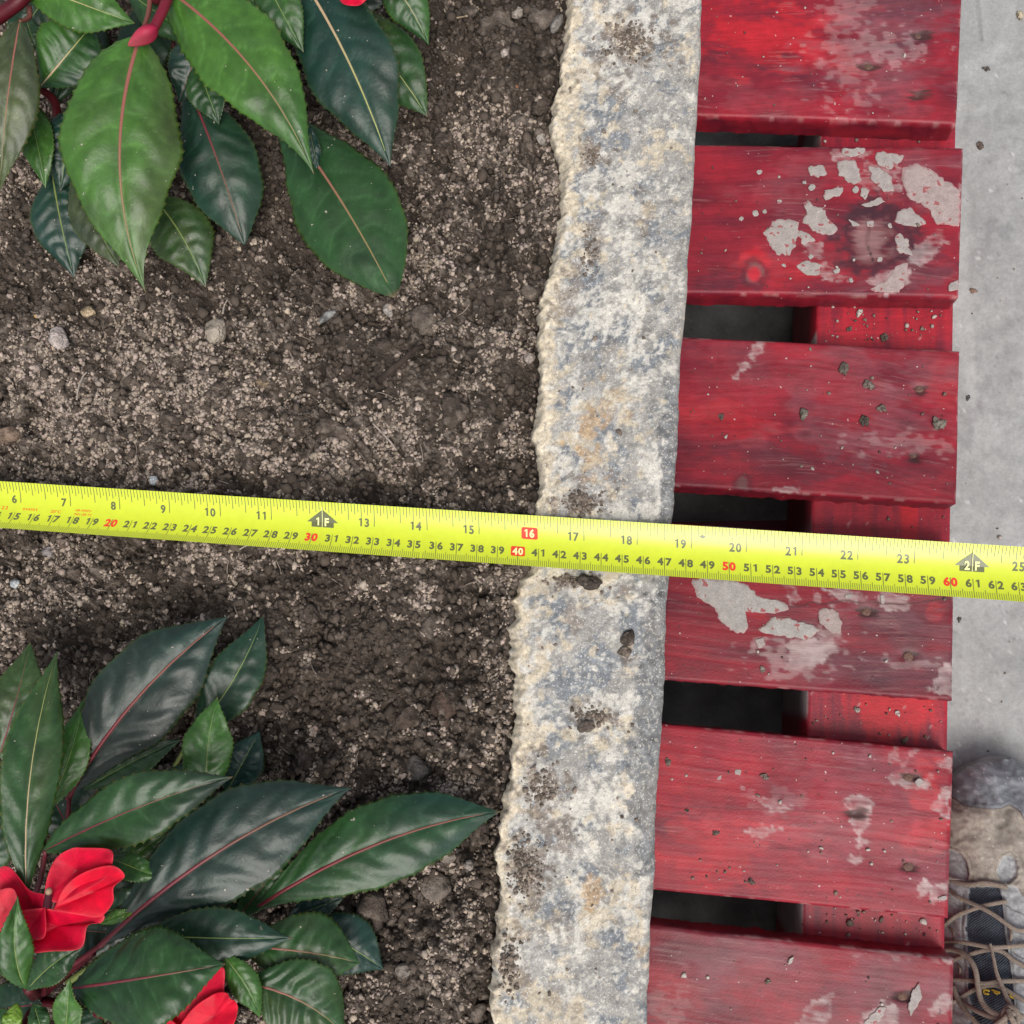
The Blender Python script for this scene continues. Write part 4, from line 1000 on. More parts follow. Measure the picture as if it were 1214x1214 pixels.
def slant(inch):
    return float(np.interp(inch, [5, 10, 12.5, 14], [.34, .26, .08, 0]))
def print_tape():
    tk = Print(); red = Print(); pale = Print(.0007); ink = Print(); box = Print(.00016); mark = Print()
    hw = .0065
    for q in range(int(4.2 * 16), int(26.9 * 16)):
        i = q / 16.
        L = .155 if q % 2 else (.205 if q % 4 else (.25 if q % 8 else (.31 if q % 16 else .42)))
        if q % 16 == 0 and q // 16 in (12, 24): L = .16
        if q % 16 == 0 and q // 16 == 16: L = .20
        tk.quad(i - hw, i + hw, .004, L)
    for q in range(108, 682):
        i = q / 25.4; s = slant(i)
        L = .875 if q % 5 else .835
        if q % 10 == 0: L = .635
        hh = .0048 if q % 10 else .0058
        tk.quad(i - hh, i + hh, .996, L, sh=s)
    for n in range(5, 27):
        if n in (12, 16, 24): continue
        wd = .13 if n < 10 else .20
        text(ink, str(n), n - wd, .345, .165, .95, .034)
    for c in range(11, 68):
        i = c / 2.54
        t = str(c)
        if c % 10 == 0:
            if c == 40:
                continue
            text(red, t, i, .715, .155, 1.1, .05, slant(i))
        else:   # the centimetre line runs between the two digits
            text(ink, t[0], i - .078, .715, .145, 1.15, .040, slant(i)); text(ink, t[1], i + .078, .715, .145, 1.15, .040, slant(i))
    def rbox(i, w, a, b):
        pts = []; n = 5; r = .25
        for (sx, sy, t0) in ((1, 1, 0), (-1, 1, 90), (-1, -1, 180), (1, -1, 270)):
            for k in range(n):
                t = math.radians(t0 + 90 * k / (n - 1)); pts.append((i + sx * a * (1 - r) + a * r * math.cos(t), w + sy * b * (1 - r) + b * r * math.sin(t)))
        pts = [(i, w)] + pts
        box.poly(pts, [(0, k, k % 20 + 1) for k in range(1, 21)])
    rbox(16 - .03, .345, .155, .115); pale = Print(.0007); text(pale, '16', 16 - .03, .345, .15, .95, .045)
    pale.done('boxed_numeral', M_cream); pale = Print(.0007); rbox(40 / 2.54, .715, .135, .098); text(pale, '40', 40 / 2.54, .715, .135, 1.05, .045); pale.done('boxed_numeral', M_cream)
    for n, t in ((12, '1F'), (24, '2F')):
        mark = Print()
        mark.poly([(n, .15), (n + .30, .40), (n + .215, .40), (n + .215, .50), (n, .50), (n - .215, .50), (n - .215, .40), (n - .30, .40), (n, .40)],
                  [(0, 1, 8), (0, 8, 7), (8, 2, 3, 4), (6, 8, 4, 5)])
        mark.done('foot_arrow', M_print); pale = Print(.0007)
        pale.quad(n - .006, n + .006, .10, .505)
        text(pale, t[0], n - .09, .39, .16, .9, .04); text(pale, t[1], n + .085, .39, .16, .9, .04)
        pale.done('foot_lettering', M_cream)
    d = 19.2; mark = Print()
    mark.poly([(d, .15), (d + .06, .19), (d, .23), (d - .06, .19)], [(0, 1, 2, 3)])
    for (t, px, w, hh, xs) in (('22', 2, .545, .075, 1.3), ('044001', 32, .545, .055, 1.2), ('20\u00b0C', 63, .555, .065, 1.2), ('NR.WRPD', 95, .495, .05, 1.15), ('NO.109 TC', 96, .58, .05, 1.15)):
        text(red, t, float(np.interp(px, mk_x, mk_k)), w, hh, xs, .006, .2)
    tk.done('tick_marks', M_print); ink.done('numerals', M_print); red.done('red_numerals', M_red); box.done('red_boxes', M_red); mark.done('diamond_mark', M_print)
print_tape()

# ------------------------------------------------------------------ plants
CLR = dict(bright=(.042, .116, .016), fresh=(.031, .094, .014), mid=(.017, .056, .014), dark=(.009, .032, .014), teal=(.007, .032, .022), purple=(.016, .025, .020), olive=(.050, .070, .020), yellow=(.12, .22, .02))
RIBS = dict(pink=((.25, .085, .065), (.21, .16, .065)), pale=((.42, .30, .18), (.30, .32, .10)), red=((.13, .008, .014), (.17, .055, .035)), green=((.16, .20, .05), (.14, .22, .05)), wine=((.14, .018, .028), (.14, .07, .04)))
_leafn = [0]
def leaf(plant, base, tip, width, c1, c2=None, tint='tip', tamt=.6, rib='pale', bend=(0, 0), arch=.5, tm=.47, fold=.16, roll=0, quilt=1.0, camber=.25, stem=None, ribw=1.0, edge=.25, wave=.8, tx=1.22, bx=1.0):
    """base, tip: (px, py, z cm); width px; bend moves the middle of the rib (px); arch lifts it (cm); roll tips the blade (deg)"""
    _leafn[0] += 1; sdn = _leafn[0]
    zb, zt = base[2] / 100., tip[2] / 100.
    p0, p1 = at(base[0], base[1], zb), at(tip[0], tip[1], zt)
    mx, my = (base[0] + tip[0]) / 2 + 2 * bend[0], (base[1] + tip[1]) / 2 + 2 * bend[1]
    pc = at(mx, my, (zb + zt) / 2 + 2 * arch / 100.)
    nu, nv = (124, 27) if width > 88 else (84, 19)
    t = np.linspace(0, 1, nu)[:, None]
    P = p0 * (1 - t) ** 2 + 2 * pc * t * (1 - t) + p1 * t ** 2
    T = 2 * (pc - p0) * (1 - t) + 2 * (p1 - pc) * t; T /= np.linalg.norm(T, axis=1)[:, None]
    up = np.array([0, 0, H]) - P; up /= np.linalg.norm(up, axis=1)[:, None]; up = .6 * up + .4 * np.array([0, 0, 1.])
    sd_ = np.cross(T, up); sd_ /= np.linalg.norm(sd_, axis=1)[:, None]; Nn = np.cross(sd_, T)
    if roll:
        a = math.radians(roll); sd_, Nn = sd_ * math.cos(a) + Nn * math.sin(a), Nn * math.cos(a) - sd_ * math.sin(a)
    Wd = width * .5 * depth((p0 + p1) / 2) / F / (abs(math.cos(math.radians(roll))) if roll else 1)
    t1 = t[:, 0]
    p = math.log(.5) / math.log(tm)
    w = np.sin(math.pi * np.clip(t1, 0, 1) ** p) ** np.where(t1 < tm, bx, tx)
    w = np.clip(w, 0, 1); w[0] = max(w[0], .03)
    w = np.maximum(w, .035 * (1 - t1))
    s = np.linspace(-1, 1, nv)[None, :]; s = np.sign(s) * np.abs(s) ** .9
    r = np.random.default_rng(sdn)
    # teeth
    per = 5 if nu > 100 else 4; ph = np.arange(nu) % per
    tooth = np.where(ph == 0, .00085, np.where(ph == 1, .0001, np.where(ph == 2, -.00035, -.0002)))
    irr = 1 + .025 * N(t1 * 3, t1 * 0 + sdn, .5, seed=80)
    Wl = (Wd * w * irr + (tooth * np.clip(Wd / .018, .5, 1) * (w > .15)) * r.uniform(.5, 1.4, nu))[:, None]
    ww = np.where(np.abs(s) > .97, Wl, (Wd * w * irr)[:, None])
    side = s * ww
    # quilting between curved side veins
    ns = 7.5
    vt = (t - .20 * np.abs(s) ** 1.25 * (1 - .4 * t)) * ns + np.where(s > 0, .45, 0) + .12 * N(t * 2 + 0 * s, s + 0 * t + sdn, .5, seed=81)
    fr = np.abs(vt - np.round(vt))
    vein = np.exp(-(fr / .10) ** 2) * (1 - np.abs(s) ** 5) * np.clip(w * 2, 0, 1)[:, None]
    puff = (np.cos(2 * math.pi * vt) * -.5 + .0) * (1 - np.abs(s) ** 3) * np.minimum(np.abs(s) * 5, 1)
    hn = Wd * (fold * np.abs(s) - camber * np.abs(s) ** 2.2) * w[:, None] + quilt * .00068 * puff * np.clip(w * 1.2, 0, 1)[:, None] * np.clip(Wd / .02, .3, 1.2)
    hn = hn + wave * .0011 * N(t * 2.2 + 0 * s, s * .6 + sdn + 0 * t, .8, seed=82) * np.abs(s) ** 1.5 * np.clip(w * 1.5, 0, 1)[:, None]
    hn = hn - .00035 * np.exp(-(s / .06) ** 2)
    V = P[:, None] + sd_[:, None] * side[..., None] + Nn[:, None] * hn[..., None]
    C1 = np.array(CLR[c1]); C2 = np.array(CLR[c2 or c1])
    tt = 0 * s + t
    m = dict(tip=sst(tt, .35, .95), base=1 - sst(tt, .1, .6), left=sst(-s + 0 * t, -.3, .8), right=sst(s + 0 * t, -.3, .8), all=tt * 0 + 1)[tint] * tamt
    m = np.clip(m + .12 * N(tt * 2, s + 0 * t + sdn * .7, .6, seed=83) * (tamt > 0), 0, 1)
    c = mix(C1, C2, m)
    c = c * (1 + .10 * N(tt * 3, s + 0 * t + sdn, .5, seed=84) + .07 * N(tt * 8, s * 3 + 0 * t + sdn, .5, seed=85))[..., None]
    c = mix(c, np.minimum(c * 1.6 + .012, 1), .6 * np.exp(-(fr / .055) ** 2) * (1 - np.abs(s) ** 3))
    v3 = (vt * 3.0 + 2.6 * np.abs(s)); f3 = np.abs(v3 - np.round(v3)); c = mix(c, np.minimum(c * 1.25 + .004, 1), .35 * np.exp(-(f3 / .12) ** 2) * np.clip(np.abs(s) * 3, 0, 1))
    c = mix(c, (.13, .075, .035), .8 * sst(tt, .965, 1.0) * (sdn % 3 != 0)); c = mix(c, (.12, .035, .03), .55 * (np.abs(s) > .985) * ((np.arange(nu) % per == 0)[:, None]))
    c = mix(c, np.array(CLR['yellow']) * .7, edge * np.exp(-((1 - np.abs(s)) / .05) ** 2) * (1 + 0 * t))
    V = V.reshape(-1, 3)
    me_o = mk('leaf', V, grid_faces(nu, nv), M_leaf, plant, c.reshape(-1, 3))
    sm = me_o.modifiers.new('thickness', 'SOLIDIFY'); sm.thickness = .00035; sm.offset = -1; sm.use_rim = True
    # midrib: a raised tapering ridge
    nr = 40; ti = np.linspace(.0, .93, nr); ii = ti * (nu - 1); i0 = ii.astype(int); fa = (ii - i0)[:, None]; i1 = np.minimum(i0 + 1, nu - 1)
    PP = P[i0] * (1 - fa) + P[i1] * fa; SS = sd_[i0]; NN = Nn[i0]
    rw = ribw * (.00066 * (1 - ti) ** 1.1 + .00026) * np.clip(Wd / .022, .45, 1.1)
    th = np.linspace(0, math.pi, 6)
    RV = PP[:, None] + SS[:, None] * (np.cos(th)[None, :, None] * rw[:, None, None]) + NN[:, None] * ((np.sin(th)[None, :, None] * .8) * rw[:, None, None] - .00008)
    ca, cb = RIBS[rib]
    rc = mix(np.array(ca), np.array(cb), np.repeat(sst(ti, .25, .8)[:, None], 6, 1))
    mk('midrib', RV.reshape(-1, 3), grid_faces(nr, 6), M_rib, me_o, rc.reshape(-1, 3))
    if stem is not None:
        q = at(stem[0], stem[1], stem[2] / 100.)
        mid = (p0 + q) / 2 + np.array([0, 0, -.004])
        Pt = smooth_line([p0 + T[0] * .002, mid, q], 14)
        Vt, Ft = tube(Pt, np.linspace(.0010, .0015, 14), 8)
        mk('petiole', Vt, Ft, M_stem, me_o, np.tile(np.array(ca) * .75, (len(Vt), 1)))
    return me_o

def stalk(plant, pts, r0, r1, col, name='stem'):
    P = smooth_line([at(a, b, z / 100.) for a, b, z in pts], 20)
    V, Fs = tube(P, np.linspace(r0, r1, 20), 10)
    return mk(name, V, Fs, M_stem, plant, np.tile(col, (len(V), 1)) * (1 + .12 * N(V[:, 0], V[:, 2], .01, seed=87))[:, None])

def petal(parent, pts, z, cz=None, col=(.73, .003, .042), cup=.6, seed=0, ctr=None, pale=.3):
    """a petal from its outline; pts (px, py) or (px, py, z) in cm"""
    P = np.array([(q[0], q[1], q[2] if len(q) > 2 else z) for q in pts], float)
    n = 64
    Q = smooth_line(np.vstack([P, P[:1]]), n + 1)[:n]
    c = np.array([*(ctr if ctr else Q[:, :2].mean(0)), cz if cz is not None else z])
    fr = np.array([.02, .15, .3, .45, .6, .74, .86, .95, 1.0])
    V = []; C = []
    ang = np.linspace(0, 2 * math.pi, n, endpoint=False)
    for f in fr:
        for k in range(n):
            d = Q[k] - c
            a, b = c[0] + d[0] * f, c[1] + d[1] * f
            zz = c[2] + d[2] * f ** 1.4 + cup * .14 * f * (1 - f) * 4 * .5 + .05 * math.sin(3 * ang[k] + seed) * f ** 3 + .03 * math.sin(7 * ang[k] + 2 * seed) * f ** 4
            V.append(at(a, b, zz / 100.))
    V = np.array(V); fa = np.repeat(fr, n)
    nz = N(V[:, 0], V[:, 1], .006, seed=88)
    C = np.array(col) * (1 + .08 * nz)[:, None]
    C = C * (1 - .16 * np.abs(np.sin(np.tile(ang, len(fr)) * 11 + 2 * N(V[:, 0], V[:, 1], .01, seed=89))) ** 6 * fa)[:, None]
    C = mix(C, (.80, .10, .12), pale * np.exp(-((1 - fa) / .06) ** 2)); C = mix(C, (.30, .0, .012), .6 * np.exp(-(fa / .16) ** 2))
    Fs = []
    for i in range(len(fr) - 1):
        for k in range(n):
            k2 = (k + 1) % n; Fs.append((i * n + k, (i + 1) * n + k, (i + 1) * n + k2, i * n + k2))
    Fs.append(tuple(range(n)))
    o = mk('petal', V, Fs, M_petal, parent, C)
    bm = bmesh.new(); bm.from_mesh(o.data); bmesh.ops.recalc_face_normals(bm, faces=bm.faces); bm.to_mesh(o.data); bm.free()
    sm = o.modifiers.new('thickness', 'SOLIDIFY'); sm.thickness = .00012; sm.offset = -1
    return o

# --- upper plant
p_ = at(150, -60, -1.4 / 100)
PA = empty('impatiens_plant', p_, 'impatiens plant with broad bright green leaves and a pink bud, above the tape', 'plant', 'impatiens plants in the bed')
A = lambda *a, **k: leaf(PA, *a, **k)
A((166, 44, 5.4), (173, 347, 2.4), 134, 'bright', 'olive', tint='left', tamt=.55, rib='pink', bend=(-28, 0), arch=.9, tm=.42, fold=.16, camber=.34, ribw=1.1, bx=.75, tx=1.5, quilt=.8, wave=1.2, stem=(178, -30, 4))
A((196, -14, 5.2), (372, 206, 2.8), 106, 'bright', 'mid', tint='tip', tamt=.4, rib='pink', bend=(16, -14), arch=.9, tm=.40, camber=.34, ribw=1.0, quilt=.7, tx=1.4, bx=.8, wave=1.0, stem=(180, -40, 4))
A((348, -40, 3.4), (463, 198, .8), 112, 'teal', 'dark', tamt=.3, rib='pale', bend=(6, -10), arch=.6, tm=.5, quilt=.6, stem=(240, -90, 2))
A((318, 118, 1.2), (468, 353, .1), 122, 'mid', 'dark', tint='base', tamt=.6, rib='pink', bend=(6, -6), arch=.4, tm=.58, fold=.05, tx=.88, quilt=.5, stem=(200, 20, 1))
A((392, 2, 1.6), (507, 139, -.2), 78, 'mid', 'olive', tint='base', tamt=.5, rib='pale', bend=(6, -4), arch=.3, tm=.52, stem=(300, -60, 1))
A((448, -40, 3.2), (508, 53, 1.4), 50, 'mid', 'bright', tint='left', tamt=.4, rib='pale', bend=(4, -4), arch=.3)
A((352, -32, 3.0), (470, -4, 2.2), 62, 'teal', 'purple', tamt=.5, rib='red', bend=(0, 6), arch=.3)
A((305, -40, 4.6), (360, 62, 3.2), 52, 'mid', 'bright', tint='left', tamt=.3, rib='green', arch=.3)
A((218, 92, 2.2), (290, 290, -.1), 92, 'dark', 'teal', tint='right', tamt=.6, rib='wine', bend=(2, -6), arch=.6, tm=.55, fold=.08, tx=.95, quilt=.6, stem=(190, 20, 1))
A((242, 40, 3.4), (212, 122, 2.4), 56, 'teal', 'dark', rib='wine', arch=.2, stem=(205, -10, 3))
A((236, 52, 3.8), (297, 121, 2.9), 46, 'dark', 'fresh', tint='base', tamt=.5, rib='green', arch=.3, quilt=1.3)
A((232, 72, 3.0), (260, 148, 2.2), 46, 'mid', 'dark', tamt=.5, rib='green', arch=.25)
A((12, -28, 5.6), (160, 28, 4.6), 62, 'bright', 'fresh', tamt=.4, rib='pale', bend=(4, 2), arch=.5, tm=.5)
A((47, 104, 3.4), (112, 26, 3.8), 80, 'fresh', 'dark', tint='right', tamt=.9, rib='pale', arch=.4, tm=.55, fold=.25)
A((24, 22, 5.4), (0, 228, 3.0), 66, 'olive', 'purple', tint='base', tamt=.45, rib='pink', bend=(-4, 0), arch=.7, tm=.45, stem=(34, 6, 5))
A((28, 108, 2.6), (54, 223, 1.6), 40, 'fresh', 'bright', tint='left', tamt=.5, rib='green', bend=(2, 0), arch=.3)
A((84, 128, 1.9), (72, 226, .7), 66, 'teal', 'dark', rib='green', arch=.2)
A((62, 206, .8), (88, 329, -.8), 66, 'teal', 'dark', tint='base', tamt=.4, rib='green', bend=(-2, 0), arch=.2, tm=.45)
A((84, 214, 1.3), (142, 318, .2), 50, 'olive', 'purple', tint='all', tamt=.5, rib='green', arch=.2)
A((180, 232, .9), (244, 341, -.8), 72, 'mid', 'olive', tint='all', tamt=.4, rib='green', bend=(4, -6), arch=.3)
A((262, 62, 2.6), (322, 140, 1.8), 24, 'fresh', 'mid', rib='green', arch=.2)
A((366, 148, 1.9), (378, 206, 1.0), 16, 'teal', 'teal', tamt=0, rib='green', arch=.1)
A((60, -10, 2.4), (8, 60, 2.0), 46, 'dark', 'mid', rib='green', arch=.3)
A((150, -10, 3.2), (236, 50, 3.0), 44, 'mid', 'fresh', rib='green', arch=.4)
A((30, 20, 2.8), (44, 62, 2.4), 26, 'mid', 'dark', rib='green', arch=.3)
A((116, 20, 2.0), (96, 76, 1.8), 40, 'dark', 'mid', rib='green', arch=.3)
A((250, -30, 3.0), (330, 20, 2.6), 40, 'mid', 'fresh', rib='green', arch=.3)
A((420, -60, 2.0), (500, -8, 1.2), 56, 'dark', 'mid', rib='green', arch=.3)
A((120, -20, 2.2), (60, 130, 1.4), 60, 'dark', 'mid', rib='green', arch=.3)  # low dark leaves, added so the shaded gaps among the stems come out black
A((190, -10, 1.6), (150, 120, 1.0), 60, 'dark', 'teal', rib='green', arch=.3)
A((230, 0, 1.4), (330, 130, .6), 60, 'dark', 'teal', rib='green', arch=.3)
A((220, 30, 2.0), (262, 96, 1.6), 40, 'mid', 'dark', rib='green', arch=.2)
stalk(PA, [(150, -60, -1.2), (165, -30, 1.5), (186, 0, 4.2), (196, -30, 6)], .0032, .0022, (.09, .008, .013))
stalk(PA, [(150, -55, -1.2), (110, 10, 1.0), (60, 60, 2.6), (40, 105, 3.0)], .0036, .0024, (.075, .008, .012))
stalk(PA, [(70, 150, .8), (64, 120, 2.0), (46, 104, 3.2)], .0026, .0018, (.10, .01, .014))
stalk(PA, [(150, -55, -1.2), (230, -20, 1.0), (300, 10, 2.0)], .0036, .0024, (.075, .008, .012))
stalk(PA, [(-6, 22, 5.6), (20, 4, 5.9), (36, -12, 6.0)], .0036, .0032, (.075, .004, .010))
# bud and its stalk
bud = stalk(PA, [(204, -18, 5.2), (194, 10, 5.9), (180, 38, 6.1)], .0026, .0023, (.15, .008, .022), 'bud_stalk')
def build_bud():
    a, b = at(186, 32, .062), at(152, 54, .060); d = b - a; L = np.linalg.norm(d); d /= L
    s1 = np.cross(d, [0, 0, 1]); s1 /= np.linalg.norm(s1); s2 = np.cross(s1, d); n, m = 24, 20; V = []; C = []
    for i in range(n):
        t = i / (n - 1); r = .0043 * math.sin(math.pi * t ** .8) ** .75 * (1 - .35 * t) + .0003
        for j in range(m):
            th = 2 * math.pi * j / m; q = r * (1 + .07 * math.cos(3 * th + 2.5 * t))
            V.append(a + d * L * t + (s1 * math.cos(th) + s2 * math.sin(th)) * q)
            C.append(np.array([.40, .012, .06]) * (1 + .25 * math.cos(3 * th + 2.5 * t)) + np.array([.15, .08, .06]) * t)
    Fs = [(i * m + j, i * m + (j + 1) % m, (i + 1) * m + (j + 1) % m, (i + 1) * m + j) for i in range(n - 1) for j in range(m)]
    o = mk('flower_bud', np.array(V), Fs, M_petal, PA, np.array(C))
    bm = bmesh.new(); bm.from_mesh(o.data); bmesh.ops.recalc_face_normals(bm, faces=bm.faces); bm.to_mesh(o.data); bm.free()
build_bud()
fl = bpy.data.objects.new('flower', None); COL.objects.link(fl); fl.parent = PA; fl.location = tuple(at(425, -10, .045) - np.array(PA.location))
petal(fl, [(398, -20), (404, 2), (418, 7), (430, 4), (440, -12), (425, -34)], 4.2, seed=1)
petal(fl, [(420, -30), (440, -8), (470, -14), (468, -40), (440, -50)], 4.3, seed=2)

# --- lower plant
p_ = at(45, 1185, -1.4 / 100)
PB = empty('impatiens_plant', p_, 'impatiens plant with dark narrow leaves and open red flowers, below the tape', 'plant', 'impatiens plants in the bed')
B = lambda *a, **k: leaf(PB, *a, **k)
B((80, 948, 1.8), (270, 731, 1.6), 112, 'purple', 'teal', tint='tip', tamt=.6, rib='red', bend=(-14, -10), arch=.7, tm=.55, ribw=1.4, stem=(60, 1090, .5))
B((226, 872, .6), (313, 728, .5), 64, 'dark', 'teal', tamt=.5, rib='green', bend=(6, 8), arch=.5, tm=.5, stem=(120, 1050, 0))
B((246, 952, 2.2), (258, 826, 2.6), 58, 'fresh', 'mid', tint='base', tamt=.6, rib='green', bend=(-6, 0), arch=.4, tm=.5, roll=-10)
B((268, 940, .1), (308, 867, -.3), 50, 'teal', 'teal', tamt=0, rib='green', arch=.2, stem=(170, 1060, 0))
B((100, 936, 1.2), (216, 877, 1.2), 40, 'mid', 'dark', rib='green', bend=(0, -4), arch=.3)
B((50, 1010, 5.0), (276, 921, 4.4), 78, 'mid', 'purple', tint='tip', tamt=.75, rib='wine', bend=(0, -8), arch=.7, tm=.48, fold=.22, quilt=1.5, stem=(30, 1090, 4))
B((32, 1064, 5.4), (68, 772, 4.4), 66, 'mid', 'olive', tint='tip', tamt=.3, rib='pale', bend=(-14, 0), arch=.6, tm=.52, fold=.2, quilt=1.4, roll=-8)
B((-2, 900, 3.4), (36, 761, 3.0), 62, 'mid', 'olive', tint='all', tamt=.3, rib='wine', bend=(2, 0), arch=.4)
B((56, 962, 2.6), (100, 827, 2.2), 44, 'fresh', 'bright', tint='right', tamt=.5, rib='green', bend=(4, 4), arch=.4, tm=.5)
B((118, 1122, 3.8), (416, 934, 2.0), 116, 'teal', 'purple', tint='all', tamt=.45, rib='wine', bend=(-6, -20), arch=.8, tm=.54, ribw=1.4, fold=.12, stem=(60, 1160, 3))
B((296, 1082, 1.6), (594, 962, -.1), 100, 'mid', 'teal', tint='tip', tamt=.85, rib='red', bend=(-2, -20), arch=.7, tm=.55, ribw=1.4, fold=.10, stem=(140, 1150, 1))
B((160, 1108, 4.2), (346, 1112, 3.2), 66, 'dark', 'teal', tint='tip', tamt=.7, rib='green', bend=(0, 2), arch=.4, tm=.5, stem=(80, 1165, 3))
B((276, 1122, 2.6), (427, 1142, 1.4), 86, 'mid', 'olive', tint='right', tamt=.3, rib='pink', bend=(6, -4), arch=.5, tm=.55, quilt=1.8, stem=(150, 1160, 2))
B((362, 1096, .6), (455, 1150, -.6), 68, 'teal', 'teal', tamt=0, rib='green', bend=(4, -2), arch=.2)
B((84, 1172, 6.2), (267, 1143, 5.6), 108, 'mid', 'dark', tint='base', tamt=.6, rib='wine', bend=(6, 0), arch=.6, tm=.45, fold=.05, quilt=1.3, roll=10)
B((282, 1164, 3.2), (408, 1226, 1.8), 92, 'mid', 'olive', tint='right', tamt=.4, rib='pink', bend=(8, -10), arch=.5, tm=.55, quilt=1.6, stem=(160, 1170, 2))
B((262, 1130, 4.0), (308, 1206, 3.4), 34, 'fresh', 'bright', tint='tip', tamt=.5, rib='green', bend=(6, 0), arch=.3)
B((76, 1240, 6.2), (83, 1160, 7.0), 34, 'bright', 'fresh', tamt=.3, rib='green', arch=.2, roll=12)
B((30, 1172, 6.2), (21, 1063, 7.2), 38, 'fresh', 'mid', tint='left', tamt=.6, rib='green', bend=(-8, 6), arch=.3, roll=-14)
B((32, 1174, 5.0), (100, 1122, 5.2), 42, 'mid', 'dark', tint='tip', tamt=.8, rib='green', bend=(-2, -6), arch=.3)
B((128, 1016, 3.8), (191, 1042, 3.9), 30, 'mid', 'bright', tint='tip', tamt=.7, rib='green', arch=.2)
B((118, 1082, 3.6), (188, 1048, 3.6), 36, 'dark', 'purple', tint='tip', tamt=.5, rib='green', bend=(0, 6), arch=.2)
B((118, 1094, 3.9), (162, 1078, 3.9), 15, 'bright', 'yellow', tint='tip', tamt=.5, rib='green', arch=.1)
B((130, 1034, 2.6), (212, 976, 2.4), 34, 'fresh', 'mid', rib='green', bend=(-2, 2), arch=.3)
B((280, 1090, 1.6), (346, 1008, 1.2), 38, 'mid', 'fresh', rib='wine', arch=.2)
B((340, 1090, .4), (410, 1062, .2), 32, 'teal', 'dark', rib='green', arch=.2)
B((-20, 1200, 4), (30, 1240, 4), 40, 'mid', 'yellow', rib='green', arch=.2)
B((20, 1190, 4.6), (8, 1230, 4.8), 22, 'yellow', 'fresh', rib='green', arch=.2)
B((40, 1190, 4.4), (52, 1230, 4.6), 24, 'mid', 'fresh', rib='green', arch=.2)
B((-40, 1060, 3.5), (6, 950, 3.4), 60, 'mid', 'dark', rib='green', arch=.3)
B((100, 1100, 1.5), (180, 960, 1.0), 56, 'dark', 'teal', rib='wine', arch=.3)
B((160, 1130, 1.5), (300, 1060, .8), 70, 'dark', 'teal', rib='wine', arch=.3)
B((110, 1030, .5), (246, 892, .0), 62, 'dark', 'teal', rib='wine', arch=.3)  # from here down, dark leaves added low to blacken the shaded gaps
B((60, 1010, .8), (150, 890, .3), 56, 'dark', 'teal', rib='wine', arch=.3)
B((90, 1010, .2), (200, 850, -.2), 60, 'teal', 'dark', rib='wine', arch=.2)
B((58, 1100, 1.6), (160, 1108, 1.4), 60, 'dark', 'purple', rib='wine', arch=.3)
B((80, 1130, .8), (170, 1050, .5), 60, 'dark', 'teal', rib='wine', arch=.3)
B((60, 1150, 1.0), (-20, 1090, .8), 70, 'dark', 'mid', rib='wine', arch=.3)
B((50, 1190, 1.5), (-30, 1200, 1.0), 60, 'dark', 'mid', rib='wine', arch=.3)
B((70, 1200, 2.0), (120, 1260, 1.6), 60, 'dark', 'mid', rib='wine', arch=.3)
B((90, 1000, 1.0), (40, 900, .6), 60, 'dark', 'teal', rib='wine', arch=.3)
B((150, 1200, 2.5), (300, 1240, 2.0), 80, 'mid', 'dark', rib='wine', arch=.3)
for pts, r0, r1 in [([(45, 1185, -1.2), (40, 1178, 2), (34, 1172, 5.0)], .0050, .0036), ([(45, 1185, -1.2), (70, 1160, 1.0), (110, 1130, 2.6)], .0040, .0028), ([(45, 1185, -1.2), (10, 1140, 1.5), (-10, 1080, 3.2)], .0040, .0026), ([(45, 1185, 0), (30, 1215, 2.5), (15, 1250, 4.2)], .0040, .0030), ([(45, 1185, -.5), (110, 1200, 1.6), (170, 1215, 2.2)], .0036, .0028), ([(52, 1178, 2), (57, 1140, 4), (60, 1080, 5.2)], .0024, .0018)]:
    stalk(PB, pts, r0 * .62, r1 * .62, (.07, .006, .011))
fl = bpy.data.objects.new('flower', None); COL.objects.link(fl); fl.parent = PB; fl.location = tuple(at(57, 1066, .056) - np.array(PB.location))
petal(fl, [(52, 1064), (56, 1040), (66, 1018), (84, 1006), (100, 1005), (130, 1007, 6.4), (134, 1020, 6.5), (126, 1040), (100, 1056), (70, 1070)], 6.0, 5.4, seed=1, cup=1.0)
petal(fl, [(64, 1078), (76, 1052), (100, 1034, 6.2), (132, 1026, 6.5), (148, 1038, 6.4), (135, 1052, 6.2), (134, 1070, 5.9), (118, 1087, 5.7), (90, 1084)], 6.0, 5.5, seed=2, cup=1.1, col=(.80, .004, .036))
petal(fl, [(52, 1076), (62, 1078), (90, 1082), (122, 1084, 5.6), (120, 1094, 5.6), (104, 1098), (96, 1124, 5.9), (60, 1128, 6.1), (16, 1130, 6.2), (9, 1106, 6.2), (18, 1082)], 5.8, 5.2, seed=3, cup=1.0, pale=.6)
petal(fl, [(52, 1060), (34, 1054), (14, 1030), (0, 1029), (-14, 1050), (-8, 1090), (8, 1104), (24, 1112), (52, 1112), (54, 1080)], 5.9, 5.3, seed=4, cup=.8, ctr=(40, 1076), col=(.66, .003, .042))
petal(fl, [(-6, 1056, 6.2), (16, 1054, 6.3), (22, 1080, 6.3), (10, 1102, 6.3), (-12, 1098)], 6.2, 6.1, seed=5, col=(.70, .05, .075))
V, Fs = tube(smooth_line([at(55, 1078, .054), at(57, 1066, .061), at(58, 1054, .066)], 12), np.array([.0016, .0018, .0018, .0017, .0016, .0016, .0015, .0015, .0013, .0014, .0014, .0008]), 10)
mk('stamen', V, Fs, M_stem, fl, np.vstack([np.tile(((.05, .012, .02) if i < 10 else (.30, .20, .13)), (10, 1)) for i in range(12)]))
